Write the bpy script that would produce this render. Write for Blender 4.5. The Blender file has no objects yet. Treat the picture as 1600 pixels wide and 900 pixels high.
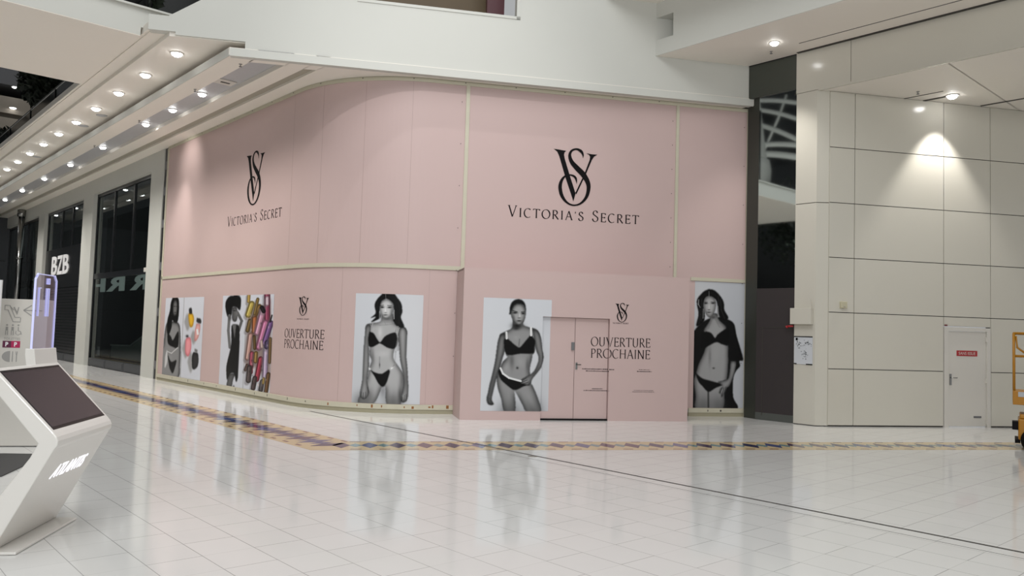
import bpy, math, random
import numpy as np
from mathutils import Vector, Matrix
random.seed(7)
SC = bpy.context.scene
COL = SC.collection
PI = math.pi

# ------------------------------------------------------------------ camera, world, lights
FPX, EYE = 1237.77, 1.75
CM = np.array([[0.7428545, -0.0599748, -0.6667610], [-0.6687435, -0.0206405, -0.7432066], [0.0308114, 0.9979865, -0.0554406]])
cam = bpy.data.cameras.new('camera'); cam.sensor_width = 36; cam.lens = FPX*36/1600; cam.clip_end = 400
co = bpy.data.objects.new('camera', cam); COL.objects.link(co)
co.matrix_world = Matrix([[*CM[0], 0], [*CM[1], 0], [*CM[2], EYE], [0, 0, 0, 1]])
SC.camera = co
vs = SC.view_settings
vs.view_transform = 'Standard'; vs.look = 'None'; vs.gamma = 1; vs.use_curve_mapping = False; vs.exposure = 0.09
w = bpy.data.worlds.new('world'); SC.world = w; w.use_nodes = True
w.node_tree.nodes['Background'].inputs[0].default_value = (0.98, 1.0, 1.02, 1)
w.node_tree.nodes['Background'].inputs[1].default_value = 0.38

def light(name, kind, loc, power, col=(1, 1, 1), target=None, **kw):
    d = bpy.data.lights.new(name, kind); d.energy = power; d.color = col
    for k, v in kw.items(): setattr(d, k, v)
    o = bpy.data.objects.new(name, d); COL.objects.link(o); o.location = loc
    if target is not None:
        o.rotation_euler = (Vector(target)-Vector(loc)).to_track_quat('-Z', 'Y').to_euler()
    return o
WARM = (0.99, 1.0, 1.0)
light('atrium_ceiling_lamps', 'AREA', (2.5, 4.5, 15.5), 1280, WARM, (4.0, 7.5, 0), shape='RECTANGLE', size=11, size_y=13)
light('added_front_fill', 'AREA', (-8, -7, 8.0), 1250, WARM, (11, 13, 1.5), shape='RECTANGLE', size=9, size_y=3)  # added unseen fill that lights the hoarding from the front
light('added_truss_fill', 'SPOT', (-10, 22, 5), 2600, WARM, (-15, 26, 15), spot_size=1.3, spot_blend=.5, shadow_soft_size=.3)  # added unseen lamp, brightens the trusses for their mirrored view
light('atrium_floodlight', 'SPOT', (2.0, 0.5, 19.5), 3600, (1, 1, 1), (9.6, 13.6, 3.6), spot_size=0.52, spot_blend=1.0, shadow_soft_size=0.1)
light('atrium_high_floodlight', 'SPOT', (7.2, 8.8, 24.0), 3300, (1, 1, 1), (9.8, 13.4, 3.0), spot_size=0.5, spot_blend=1.0, shadow_soft_size=0.1)

# ------------------------------------------------------------------ helpers
C30, S30 = math.cos(PI/6), 0.5
DF = Vector((C30, -S30, 0)); NF = Vector((-S30, -C30, 0)); UP = Vector((0, 0, 1))
F0 = Vector((9.917, 13.375, 0)); B0 = Vector((9.742, 12.283, 0)); R0 = Vector((15.95, 7.88, 0))
XL = 8.08; ZS = 7.06

def frame(o, ux, uz):           # local x, y(up), z(out of the surface)
    o, ux, uz = Vector(o), Vector(ux), Vector(uz)
    return lambda x, y, z=0.0: o+ux*x+UP*y+uz*z
FF = frame(F0, DF, NF); FB = frame(B0, DF, NF); FR = frame(R0, DF, NF)
def XP(x0):                      # plane X = const looking towards -X ; local x = Y
    return lambda y, z, d=0.0: Vector((x0-d, y, z))
RAD = 3.2; ALEN = RAD*PI/3
CEN = Vector((XL+RAD, 16.3, 0))
def HP(s, z, d=0.0):             # hoarding path: s<0 along the corridor, arc, then along the front
    if s < 0: return Vector((XL-d, 16.3-s, z))
    if s <= ALEN:
        a = PI+s/RAD
        return Vector((CEN.x+(RAD+d)*math.cos(a), CEN.y+(RAD+d)*math.sin(a), z))
    a = PI+ALEN/RAD
    p = Vector((CEN.x+(RAD)*math.cos(a), CEN.y+(RAD)*math.sin(a), z))
    return p+DF*(s-ALEN)+NF*d
def proj(p):
    c = CM.T @ (np.array(p)-np.array((0, 0, EYE)))
    return 800+FPX*c[0]/-c[2], 450-FPX*c[1]/-c[2]
def HS(px, py):                  # where on the hoarding surface the line of sight through a photo point lands
    lo, hi = -9.0, 12.0; z = 2.0
    for _ in range(4):
        a, b = lo, hi
        for _ in range(40):
            m = (a+b)/2
            if proj(HP(m, z))[0] < px: a = m
            else: b = m
        s = a; a, b = -1.0, 12.0
        for _ in range(40):
            m = (a+b)/2
            if proj(HP(s, m))[1] > py: a = m
            else: b = m
        z = a
    return s, z
S0 = HS(720, 400)[0]-0.33        # s at t=0 of the front
ft = lambda t: S0+t              # front coordinate -> s

class MB:
    def __init__(s): s.v = []; s.f = []; s.m = []; s.sm = []
    def add(s, vs, fs, mi=0, smooth=False):
        n = len(s.v); s.v += [tuple(v) for v in vs]
        for f in fs: s.f.append([n+i for i in f]); s.m.append(mi); s.sm.append(smooth)
        return s
    def box(s, T, a, b, mi=0):   # T maps local xyz to world
        x0, y0, z0 = a; x1, y1, z1 = b
        P = [T(x, y, z) for x in (x0, x1) for y in (y0, y1) for z in (z0, z1)]
        return s.add(P, [(0, 1, 3, 2), (4, 6, 7, 5), (0, 4, 5, 1), (2, 3, 7, 6), (0, 2, 6, 4), (1, 5, 7, 3)], mi)
    def abox(s, a, b, mi=0): return s.box(lambda x, y, z: Vector((x, y, z)), a, b, mi)
    def prism(s, T, poly, z0, z1, mi=0):
        n = len(poly)
        P = [T(x, y, z0) for x, y in poly]+[T(x, y, z1) for x, y in poly]
        return s.add(P, [tuple(range(n))[::-1], tuple(range(n, 2*n))]+[(i, (i+1) % n, n+(i+1) % n, n+i) for i in range(n)], mi)
    def quad(s, P, mi=0): return s.add(P, [tuple(range(len(P)))], mi)
    def tube(s, pts, r, n=10, mi=0, closed=False):
        pts = [Vector(p) for p in pts]; rs = r if isinstance(r, (list, tuple)) else [r]*len(pts); V = []
        for i, p in enumerate(pts):
            d = (pts[min(i+1, len(pts)-1)]-pts[max(i-1, 0)]).normalized()
            a = d.cross(UP if abs(d.z) < .95 else Vector((1, 0, 0))).normalized(); b = d.cross(a)
            V += [p+(a*math.cos(2*PI*k/n)+b*math.sin(2*PI*k/n))*rs[i] for k in range(n)]
        fs = [(i*n+k, i*n+(k+1) % n, (i+1)*n+(k+1) % n, (i+1)*n+k) for i in range(len(pts)-1) for k in range(n)]
        fs += [tuple(range(n))[::-1], tuple((len(pts)-1)*n+k for k in range(n))]
        return s.add(V, fs, mi, True)
    def lathe(s, c, prof, n=20, mi=0, ax='z'):
        c = Vector(c); V = []
        for r, h in prof:
            for k in range(n):
                a = 2*PI*k/n
                V.append(c+(Vector((r*math.cos(a), r*math.sin(a), h)) if ax == 'z' else Vector((h, r*math.cos(a), r*math.sin(a)))))
        m = len(prof)
        fs = [(i*n+k, i*n+(k+1) % n, (i+1)*n+(k+1) % n, (i+1)*n+k) for i in range(m-1) for k in range(n)]
        fs += [tuple(range(n))[::-1], tuple((m-1)*n+k for k in range(n))]
        return s.add(V, fs, mi, True)
    def build(s, name, mats, parent=None, bevel=0, label=None, cat=None, group=None, kind=None, origin=None):
        me = bpy.data.meshes.new(name)
        og = Vector(origin) if origin is not None else (sum((Vector(v) for v in s.v), Vector())/max(1, len(s.v)) if parent is None else Vector())
        if parent is not None: og = parent.location.copy() if parent.parent is None else parent.location+parent.parent.location
        me.from_pydata([tuple(Vector(v)-og) for v in s.v], [], s.f)
        for m in (mats if isinstance(mats, (list, tuple)) else [mats]): me.materials.append(m)
        me.polygons.foreach_set('material_index', s.m); me.polygons.foreach_set('use_smooth', s.sm); me.update()
        o = bpy.data.objects.new(name, me); COL.objects.link(o)
        if parent is None: o.location = og
        else: o.parent = parent
        if bevel:
            md = o.modifiers.new('bevel', 'BEVEL'); md.width = bevel; md.segments = 2; md.limit_method = 'ANGLE'
        return tag(o, label, cat, group, kind)
def tag(o, label=None, cat=None, group=None, kind=None):
    for k, v in (('label', label), ('category', cat), ('group', group), ('kind', kind)):
        if v: o[k] = v
    return o
def thing(name, loc, label, cat, group=None):
    o = bpy.data.objects.new(name, None); COL.objects.link(o); o.location = loc; o.empty_display_size = .1
    o.matrix_world = Matrix.Translation(Vector(loc))
    return tag(o, label, cat, group)
def struct(name, mb, mats, parent=None, bevel=0): return mb.build(name, mats, parent, bevel, kind=None if parent else 'structure')

def srgb(c): return [((x/12.92) if x <= .04045 else ((x+.055)/1.055)**2.4) for x in c]
def hexc(h): return srgb([int(h[i:i+2], 16)/255 for i in (0, 2, 4)])+[1]
def mat(name, col, rough=.5, metal=0, spec=.5, noise=0, nscale=3, bump=0, emit=None, es=0, coat=0):
    m = bpy.data.materials.new(name); m.use_nodes = True; nt = m.node_tree; b = nt.nodes['Principled BSDF']
    c = hexc(col) if isinstance(col, str) else list(col)+[1]
    b.inputs['Base Color'].default_value = c; b.inputs['Roughness'].default_value = rough
    b.inputs['Metallic'].default_value = metal; b.inputs['Specular IOR Level'].default_value = spec
    b.inputs['Coat Weight'].default_value = coat
    if noise or bump:
        tc = nt.nodes.new('ShaderNodeTexCoord'); n = nt.nodes.new('ShaderNodeTexNoise'); n.inputs['Scale'].default_value = nscale
        n.inputs['Detail'].default_value = 5
        nt.links.new(tc.outputs['Object'], n.inputs['Vector'])
        if noise:
            mx = nt.nodes.new('ShaderNodeMix'); mx.data_type = 'RGBA'
            mx.inputs[6].default_value = [x*(1-noise) for x in c[:3]]+[1]; mx.inputs[7].default_value = [min(1, x*(1+noise)) for x in c[:3]]+[1]
            nt.links.new(n.outputs['Fac'], mx.inputs[0]); nt.links.new(mx.outputs[2], b.inputs['Base Color'])
        if bump:
            bp = nt.nodes.new('ShaderNodeBump'); bp.inputs['Strength'].default_value = bump; bp.inputs['Distance'].default_value = .01
            nt.links.new(n.outputs['Fac'], bp.inputs['Height']); nt.links.new(bp.outputs['Normal'], b.inputs['Normal'])
    if emit:
        b.inputs['Emission Color'].default_value = hexc(emit); b.inputs['Emission Strength'].default_value = es
    return m

M_white = mat('painted plaster', 'C4C4BD', .55, noise=.03, nscale=.7)
M_soff = mat('soffit paint', 'E9E3D9', .6, noise=.02, nscale=.6)
M_panel = mat('lacquered panel', 'CAC6BA', .16, spec=.5, noise=.02, nscale=.8)
M_gap = mat('panel joint', '3B3833', .7)
M_pink = mat('pink vinyl film', 'C0A9A5', .5, spec=.3, noise=.015, nscale=.8)
M_pinkseam = mat('vinyl seam', 'A8938D', .5)
M_frame = mat('cream painted steel', 'BEB9A5', .5, noise=.06, nscale=6)
M_frame2 = mat('cream base rail', '9C967E', .55, noise=.08, nscale=5)
M_rust = mat('rust spot', '8A5A30', .8)
M_black = mat('black vinyl', '070506', .6, spec=.15)
M_text = mat('dark brown vinyl lettering', '1E1517', .6, spec=.15)
M_dark = mat('dark frame metal', '15171A', .3, spec=.4)
M_board = mat('brown grey board', '3A3535', .65, spec=.25, noise=.03)
M_kiosk = mat('kiosk lacquer', 'E4E1DB', .22, coat=.3, noise=.01)
M_screen = mat('switched-off screen', '332E33', .2, spec=.3)
M_scrframe = mat('screen bezel', '0C0B0D', .3, spec=.2)
M_glow = mat('backlit lettering', 'FFFFFF', .4, emit='F4F2FF', es=.8)
M_sign = mat('sign panel paint', 'CFCBC3', .35, noise=.01)
M_grey = mat('grey pictogram', '9A9894', .5)
M_mat = mat('grey entrance mat', '4A4948', .95, bump=.4, nscale=120)
M_yel = mat('yellow paint', 'A87210', .4, noise=.1, nscale=9)
M_lamp = mat('downlight lens', 'FFFFFF', .3, emit='FFFFFF', es=16)
M_rim = mat('downlight rim', 'E6E4DE', .4)
M_leaf = mat('dark leaves', '151F12', .6, noise=.4, nscale=8)
M_chrome = mat('brushed steel', '9A9A98', .25, metal=1)
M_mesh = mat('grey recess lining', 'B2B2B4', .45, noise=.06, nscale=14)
M_wood = mat('upper floor wood', '5C4B30', .5, noise=.25, nscale=1.5)
M_maroon = mat('maroon post', '4A1620', .4)
M_red = mat('red plate', 'A3282C', .4)
M_greycloth = mat('mid grey', '6A6A6C', .5); M_greycloth2 = mat('grey skirting', '4F524E', .5)

def mat_glass(name, tint, rough=.03, trans=.35, fres=1.45):
    m = bpy.data.materials.new(name); m.use_nodes = True; nt = m.node_tree; nt.nodes.clear()
    o = nt.nodes.new('ShaderNodeOutputMaterial'); mx = nt.nodes.new('ShaderNodeMixShader')
    t = nt.nodes.new('ShaderNodeBsdfTransparent'); t.inputs[0].default_value = [trans*x for x in tint]+[1]
    g = nt.nodes.new('ShaderNodeBsdfGlossy'); g.inputs['Roughness'].default_value = rough; g.inputs[0].default_value = (.62, .66, .65, 1)
    f = nt.nodes.new('ShaderNodeFresnel'); f.inputs[0].default_value = fres
    nt.links.new(f.outputs[0], mx.inputs[0]); nt.links.new(t.outputs[0], mx.inputs[1]); nt.links.new(g.outputs[0], mx.inputs[2])
    nt.links.new(mx.outputs[0], o.inputs[0]); return m
M_glass = mat_glass('shopfront glass', (.75, .85, .82), trans=.8, fres=1.4)
M_dglass = mat_glass('dark tinted glass', (.3, .34, .32), trans=.25, fres=2.1)

def mat_floor():
    m = bpy.data.materials.new('polished tile floor'); m.use_nodes = True; nt = m.node_tree; N = nt.nodes.new; L = nt.links.new
    b = nt.nodes['Principled BSDF']; g = N('ShaderNodeNewGeometry'); sx = N('ShaderNodeSeparateXYZ'); L(g.outputs['Position'], sx.inputs[0])
    def mth(op, a, b_=None):
        n = N('ShaderNodeMath'); n.operation = op
        for i, v in enumerate((a, b_)):
            if v is None: continue
            if isinstance(v, (int, float)): n.inputs[i].default_value = v
            else: L(v, n.inputs[i])
        return n.outputs[0]
    u = .405
    X = mth('DIVIDE', mth('ADD', sx.outputs[0], -2.36+40*u), u)
    rowx = mth('FLOOR', X); fx = mth('FRACT', X)
    Y = mth('DIVIDE', mth('ADD', sx.outputs[1], -2.37+80*u), u)
    rowy = mth('FLOOR', Y); fy = mth('FRACT', Y)
    def line(fr, wdt):
        d = mth('MINIMUM', fr, mth('SUBTRACT', 1.0, fr)); return mth('LESS_THAN', d, wdt)
    right = mth('GREATER_THAN', sx.outputs[0], 7.91)
    # left of the joint: long lines run along Y, cross joints in a broken bond; right: the other way round
    parx = mth('MODULO', rowx, 2.0); pary = mth('MODULO', rowy, 2.0)
    crossL = mth('FRACT', mth('ADD', mth('MULTIPLY', Y, .5), mth('MULTIPLY', parx, .5)))
    crossR = mth('FRACT', mth('ADD', mth('MULTIPLY', X, .5), mth('MULTIPLY', pary, .5)))
    lx = line(fx, .0075); ly = line(fy, .0075); cl = line(crossL, .0038); cr = line(crossR, .0038)
    A = mth('MAXIMUM', lx, mth('MAXIMUM', cl, mth('MULTIPLY', ly, .30)))
    B = mth('MAXIMUM', ly, mth('MAXIMUM', cr, mth('MULTIPLY', lx, .30)))
    ln = mth('ADD', mth('MULTIPLY', B, right), mth('MULTIPLY', A, mth('SUBTRACT', 1.0, right)))
    cb = N('ShaderNodeCombineXYZ'); L(rowx, cb.inputs[0]); L(rowy, cb.inputs[1])
    wn = N('ShaderNodeTexWhiteNoise'); wn.noise_dimensions = '3D'; L(cb.outputs[0], wn.inputs['Vector'])
    nz = N('ShaderNodeTexNoise'); nz.inputs['Scale'].default_value = 1.3; nz.inputs['Detail'].default_value = 8; nz.inputs['Distortion'].default_value = 1.2
    L(g.outputs['Position'], nz.inputs['Vector'])
    val = mth('ADD', mth('ADD', .955, mth('MULTIPLY', wn.outputs['Value'], .03)), mth('MULTIPLY', nz.outputs['Fac'], .05))
    nz2 = N('ShaderNodeTexNoise'); nz2.inputs['Scale'].default_value = .5; L(g.outputs['Position'], nz2.inputs['Vector'])
    val = mth('MULTIPLY', val, mth('SUBTRACT', 1.0, mth('MULTIPLY', ln, mth('ADD', .2, mth('MULTIPLY', nz2.outputs['Fac'], .6)))))
    mx = N('ShaderNodeMix'); mx.data_type = 'RGBA'; mx.blend_type = 'MULTIPLY'; mx.inputs[0].default_value = 1
    mx.inputs[6].default_value = hexc('DBDAD7'); L(val, mx.inputs[7]); L(mx.outputs[2], b.inputs['Base Color'])
    b.inputs['Roughness'].default_value = .09; b.inputs['Specular IOR Level'].default_value = .55
    bp = N('ShaderNodeBump'); bp.inputs['Strength'].default_value = .05; bp.inputs['Distance'].default_value = .01
    tilt = N('ShaderNodeTexNoise'); tilt.inputs['Scale'].default_value = 2.2; L(g.outputs['Position'], tilt.inputs['Vector'])
    L(tilt.outputs['Fac'], bp.inputs['Height']); L(bp.outputs['Normal'], b.inputs['Normal'])
    return m
M_floor = mat_floor()

def text_mesh(body, size=1.0, bold=0.0, spacing=1.0, shear=0.0):
    cu = bpy.data.curves.new('t', 'FONT'); cu.body = body; cu.size = size; cu.offset = bold; cu.space_character = spacing; cu.shear = shear
    cu.align_x = 'CENTER'; cu.align_y = 'CENTER'; cu.resolution_u = 3; cu.fill_mode = 'FRONT'
    o = bpy.data.objects.new('t', cu); COL.objects.link(o)
    dg = bpy.context.evaluated_depsgraph_get(); me = bpy.data.meshes.new_from_object(o.evaluated_get(dg))
    V = [(v.co.x, v.co.y) for v in me.vertices]; Fc = [list(p.vertices) for p in me.polygons]
    bpy.data.objects.remove(o); bpy.data.curves.remove(cu); bpy.data.meshes.remove(me)
    return V, Fc
def add_text(mb, T, body, cx, cy, w_, h_, mi=0, flip=False, d=0.0, thick=0, **kw):
    V, Fc = text_mesh(body, **kw)
    xs = [v[0] for v in V]; ys = [v[1] for v in V]; x0, x1, y0, y1 = min(xs), max(xs), min(ys), max(ys)
    sx = w_/(x1-x0)*(-1 if flip else 1); sy = h_/(y1-y0)
    Q = [(cx+(x-(x0+x1)/2)*sx, cy+(y-(y0+y1)/2)*sy) for x, y in V]
    mb.add([T(x, y, d+thick) for x, y in Q], Fc, mi)
    if thick:
        E = {}
        for f in Fc:
            for i in range(len(f)):
                a, b = f[i], f[(i+1) % len(f)]; E[(a, b)] = E.get((a, b), 0)+1
        bd = [(a, b) for (a, b) in E if (b, a) not in E]
        V2 = [T(x, y, d+thick) for x, y in Q]+[T(x, y, d) for x, y in Q]; n = len(Q)
        mb.add(V2, [(a, b, n+b, n+a) for a, b in bd], mi)

# ------------------------------------------------------------------ serif capitals drawn with a broad pen
def arc(cx, cy, rx, ry, a0, a1, n=14):
    return [(cx+rx*math.cos(math.radians(a0+(a1-a0)*i/n)), cy+ry*math.sin(math.radians(a0+(a1-a0)*i/n))) for i in range(n+1)]
GL = {  # width, strokes, serifs (x, y, half width)
 'V': (.82, [[(.08, 1), (.42, 0)], [(.42, 0), (.74, 1)]], [(.08, 1, .11), (.74, 1, .09)]),
 'I': (.3, [[(.15, 0), (.15, 1)]], [(.15, 0, .1), (.15, 1, .1)]),
 'C': (.8, [arc(.46, .5, .42, .5, 50, 310, 22)], []),
 'T': (.76, [[(.38, 0), (.38, 1)], [(.02, .98), (.74, .98)], [(.03, .98), (.01, .86)], [(.73, .98), (.75, .86)]], [(.38, 0, .1)]),
 'O': (.94, [arc(.47, .5, .44, .5, 0, 360, 30)], []),
 'R': (.74, [[(.13, 0), (.13, 1)], [(.13, .98), (.3, .98)]+arc(.32, .74, .26, .24, 90, -90)+[(.13, .5)], [(.3, .5), (.72, 0)]], [(.13, 0, .1), (.1, 1, .07), (.7, 0, .06)]),
 'A': (.82, [[(.06, 0), (.4, 1)], [(.4, 1), (.76, 0)], [(.18, .36), (.62, .36)]], [(.06, 0, .09), (.76, 0, .1)]),
 "'": (.2, [[(.1, .98), (.08, .78)]], []),
 'S': (.6, [[(.5, .8)]+arc(.3, .75, .2, .235, 40, 200, 10)+[(.2, .6), (.38, .48)]+arc(.29, .26, .25, .255, 30, -150, 12)+[(.05, .26)]], []),
 'E': (.64, [[(.13, 0), (.13, 1)], [(.13, .98), (.56, .98)], [(.13, .52), (.48, .52)], [(.13, .02), (.6, .02)], [(.56, .98), (.57, .84)], [(.6, .02), (.62, .18)], [(.48, .6), (.48, .44)]], [(.1, 0, .07), (.1, 1, .07)]),
 'U': (.84, [[(.13, 1), (.13, .35)]+arc(.42, .3, .29, .3, 180, 360, 12)+[(.71, 1)]], [(.13, 1, .1), (.71, 1, .1)]),
 'P': (.62, [[(.13, 0), (.13, 1)], [(.13, .98), (.3, .98)]+arc(.32, .73, .25, .25, 90, -90)+[(.13, .48)]], [(.13, 0, .1), (.1, 1, .07)]),
 'H': (.88, [[(.13, 0), (.13, 1)], [(.75, 0), (.75, 1)], [(.13, .52), (.75, .52)]], [(.13, 0, .1), (.13, 1, .1), (.75, 0, .1), (.75, 1, .1)]),
 'N': (.9, [[(.13, 0), (.13, 1)], [(.1, 1), (.77, 0)], [(.77, 0), (.77, 1)]], [(.13, 0, .1), (.08, 1, .06), (.77, 1, .1)]),
}
def ribbon(mb, T, pts, ws, mi=0, d=0.0):
    V = []; n = len(pts)
    for i, (x, y) in enumerate(pts):
        a, b = pts[max(i-1, 0)], pts[min(i+1, n-1)]
        if n > 3 and pts[0] == pts[-1] and i in (0, n-1): a, b = pts[-2], pts[1]
        dx, dy = b[0]-a[0], b[1]-a[1]; l = math.hypot(dx, dy) or 1; nx, ny = -dy/l*ws[i]/2, dx/l*ws[i]/2
        V += [T(x+nx, y+ny, d), T(x-nx, y-ny, d)]
    mb.add(V, [(2*i, 2*i+1, 2*i+3, 2*i+2) for i in range(n-1)], mi)
def serif_text(mb, T, s, x0, x1, y, h, small=.78, gap=.16, thick=.125, thin=.045, space=.5, d=0.0, big_first=True, part=None):
    # lay out one line of capitals between x0 and x1
    items = []; cx = 0; start = True; wi = 0
    for ch in s:
        if ch == ' ': cx += space; start = True; wi += 1; continue
        sc = 1 if (not big_first or start) else small
        items.append((ch, cx, sc, wi)); cx += GL[ch][0]*sc+gap; start = False
    total = cx-gap; k = (x1-x0)/total
    for ch, gx, sc, wi in items:
        if part is not None and wi != part: continue
        _, st, sf = GL[ch]
        yy = (lambda v: v*sc*h) if ch != "'" else (lambda v: v*sc*h)
        for stt in st:
            P = [(x0+(gx+px*sc)*k, y+yy(py)) for px, py in stt]
            W = []
            for i in range(len(stt)):
                a, b = stt[max(i-1, 0)], stt[min(i+1, len(stt)-1)]
                dx, dy = b[0]-a[0], b[1]-a[1]; l = math.hypot(dx, dy) or 1
                c = abs(dx/l*math.sin(math.radians(18))-dy/l*math.cos(math.radians(18)))
                if dx*dy > 0 and len(stt) < 5: c *= .6
                W.append((thin+(thick-thin)*min(1, c)**1.5)*h)
            if len(P) == 2: pass
            ribbon(mb, T, P, W, d=d)
        for sx_, sy_, hw in sf:
            X, Yv = x0+(gx+sx_*sc)*k, y+yy(sy_); ww = thin*h*.9; yv = Yv-ww/2 if sy_ > .5 else Yv+ww/2
            ribbon(mb, T, [(X-hw*sc*k, yv), (X+hw*sc*k, yv)], [ww, ww], d=d)
def smooth(pts, n=6):            # Catmull-Rom through (x, y, w)
    out = []
    for i in range(len(pts)-1):
        p0, p1, p2, p3 = pts[max(i-1, 0)], pts[i], pts[i+1], pts[min(i+2, len(pts)-1)]
        for k in range(n):
            t = k/n
            out.append(tuple(.5*((2*p1[j])+(p2[j]-p0[j])*t+(2*p0[j]-5*p1[j]+4*p2[j]-p3[j])*t*t+(3*p1[j]-p0[j]-3*p2[j]+p3[j])*t**3) for j in range(3)))
    out.append(pts[-1]); return out
def monogram(mb, T, cx, cy, hgt, wid, d=0.0):
    # drawn in a 560 x 680 sheet
    def tr(x, y, z=0): return T(cx+(x-378)/560*wid, cy-(y-468-(x-378)*.035)/680*hgt, z)
    VL = [(98, 150), (178, 158), (255, 168), (234, 188), (229, 215), (240, 262), (310, 455), (390, 662), (365, 756), (340, 690), (252, 470), (170, 236), (142, 182)]
    VR = [(518, 187), (590, 196), (658, 198), (618, 222), (590, 262), (520, 425), (400, 672), (388, 655), (478, 470), (505, 410), (562, 262), (566, 225), (552, 204)]
    for k, poly in enumerate((VL, VR)):
        mb.prism(tr, [(x, y) for x, y in poly][::-1], d, d+.004+.001*k)
    S = smooth([(474, 244, 4), (472, 205, 22), (445, 165, 34), (385, 143, 22), (325, 165, 26), (302, 220, 38), (330, 295, 50), (400, 365, 62), (480, 435, 66), (540, 520, 58), (556, 600, 50), (530, 700, 38), (460, 775, 24), (375, 800, 17), (290, 775, 24), (220, 700, 40), (190, 600, 46), (205, 520, 36), (250, 465, 22), (310, 448, 16), (360, 460, 24), (390, 490, 26), (402, 548, 3)])
    ribbon(mb, tr, [(x, y) for x, y, _ in S], [w_ for *_, w_ in S], d=d+.0055)

# ------------------------------------------------------------------ setting
fl = MB(); fl.abox((-16, -9, -.12), (26, 62, 0)); struct('floor', fl, M_floor)

# mosaic band set in the floor
M_cream = mat('mosaic cream', 'CDB88F', .15); M_navy = mat('mosaic navy', '2B2C52', .12, noise=.35, nscale=2)
M_plum = mat('mosaic plum', '4A3550', .12); M_teal = mat('mosaic teal', '6E8C8E', .12); M_brown = mat('mosaic brown', '8E6B5C', .15)
bd = MB()
nb = Vector((S30, C30, 0))                       # across the front run
def BF(t, v, z=0.0): return Vector((0, 0, z))+nb*(11.60+v)+DF*t
def BLt(y, v, z=0.0): return Vector((5.47+v, y, z))
W_ = .90
ycn = (11.60-5.47*S30)/C30; ycf = (11.60+W_-(5.47+W_)*S30)/C30     # corner points near / far
tn = (Vector((5.47, ycn, 0))).dot(DF); tf = (Vector((5.47+W_, ycf, 0))).dot(DF)
h = .0008
bd.quad([BLt(ycn, 0, h), BLt(ycf, W_, h), BLt(44, W_, h), BLt(44, 0, h)], 0)
bd.quad([BF(tn, 0, h), BF(20, 0, h), BF(20, W_, h), BF(tf, W_, h)], 0)
def motif(T, x0, x1, step, sgn=1):
    k = 0; x = x0
    while x < x1:
        h2 = .0014; hw = .115; jit = .0
        bd.quad([T(x-.135*sgn, .48, h2), T(x, .20-.03*(sgn > 1), h2), T(x+.135*sgn, .48, h2), T(x, .76+.03*(sgn > 1), h2)], (1, 5, 2, 2)[k % 4])
        xm = x+step/2
        bd.quad([T(xm-.10, .48, h2-.0003), T(xm, .31-.04*(sgn > 1), h2-.0003), T(xm+.10, .48, h2-.0003), T(xm, .65+.04*(sgn > 1), h2-.0003)], 3 if sgn == 1 else 5)
        for v0 in (.07, .83):
            bd.quad([T(xm-.09, v0, h2), T(xm+.07, v0, h2), T(xm+.09, v0+.06, h2), T(xm-.07, v0+.06, h2)], 4)
        x += step; k += 1
motif(lambda a, b, z: BF(a, b, z), tn+.42, 19.5, .413)
motif(lambda a, b, z: BLt(a, b, z), ycn+.36, 43, .413, 1.1)
struct('trim_1', bd, [M_cream, M_navy, M_plum, M_teal, M_brown, mat('mosaic blue', '46517C', .12)])
jt = MB(); jt.abox((7.888, -8, 0), (7.930, 14.9, .0018)); jt.abox((7.68, -8, 0), (7.686, 9.5, .0012)); struct('trim_2', jt, mat('joint strip', '3B3A37', .5))
pt = MB()
pt.lathe((7.85, 8.2, 0), [(.07, 0), (.07, .0015)], 16)
struct('trim_3', pt, mat('brass floor plug', '8C8880', .4))

# corridor soffit on the left : lower box with recess, raised ceiling with downlights, outer lip, upper parapet
YF = lambda x, off=.28: (F0+NF*off).y+(x-(F0+NF*off).x)*(-S30/C30)    # y of the lip line at x
c1 = MB()
def soffit_piece(x0, x1, z0, z1, yend=52, ystart=None, mi=0):
    a0 = YF(x0)+.0 if ystart is None else ystart; a1 = YF(x1) if ystart is None else ystart
    P = [(x0, a0), (x1, a1), (x1, yend), (x0, yend)]
    c1.add([(x, y, z0) for x, y in P]+[(x, y, z1) for x, y in P], [(0, 3, 2, 1), (4, 5, 6, 7), (0, 1, 5, 4), (1, 2, 6, 5), (2, 3, 7, 6), (3, 0, 4, 7)], mi)
zl, zt = ZS, ZS+.15
soffit_piece(6.02, 6.50, zl, zt)
soffit_piece(7.09, 7.47, zl, zt); soffit_piece(7.47, 7.70, zl+.05, zt, mi=2); soffit_piece(7.70, 9.2, zl, zt)
# front closing pieces of the recess and the groove
def fpatch(x0, x1, depth, za, zb, mi=0):
    P = [(x0, YF(x0)), (x1, YF(x1)), (x1, YF(x1)+depth), (x0, YF(x0)+depth)]
    c1.add([(x, y, za) for x, y in P]+[(x, y, zb) for x, y in P], [(0, 3, 2, 1), (4, 5, 6, 7), (0, 1, 5, 4), (1, 2, 6, 5), (2, 3, 7, 6), (3, 0, 4, 7)], mi)
fpatch(6.48, 7.10, .42, zl, zt); fpatch(7.46, 7.71, .55, zl, zt)
soffit_piece(6.50, 7.09, zl+.10, zt, mi=1)                           # recess lining
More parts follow.
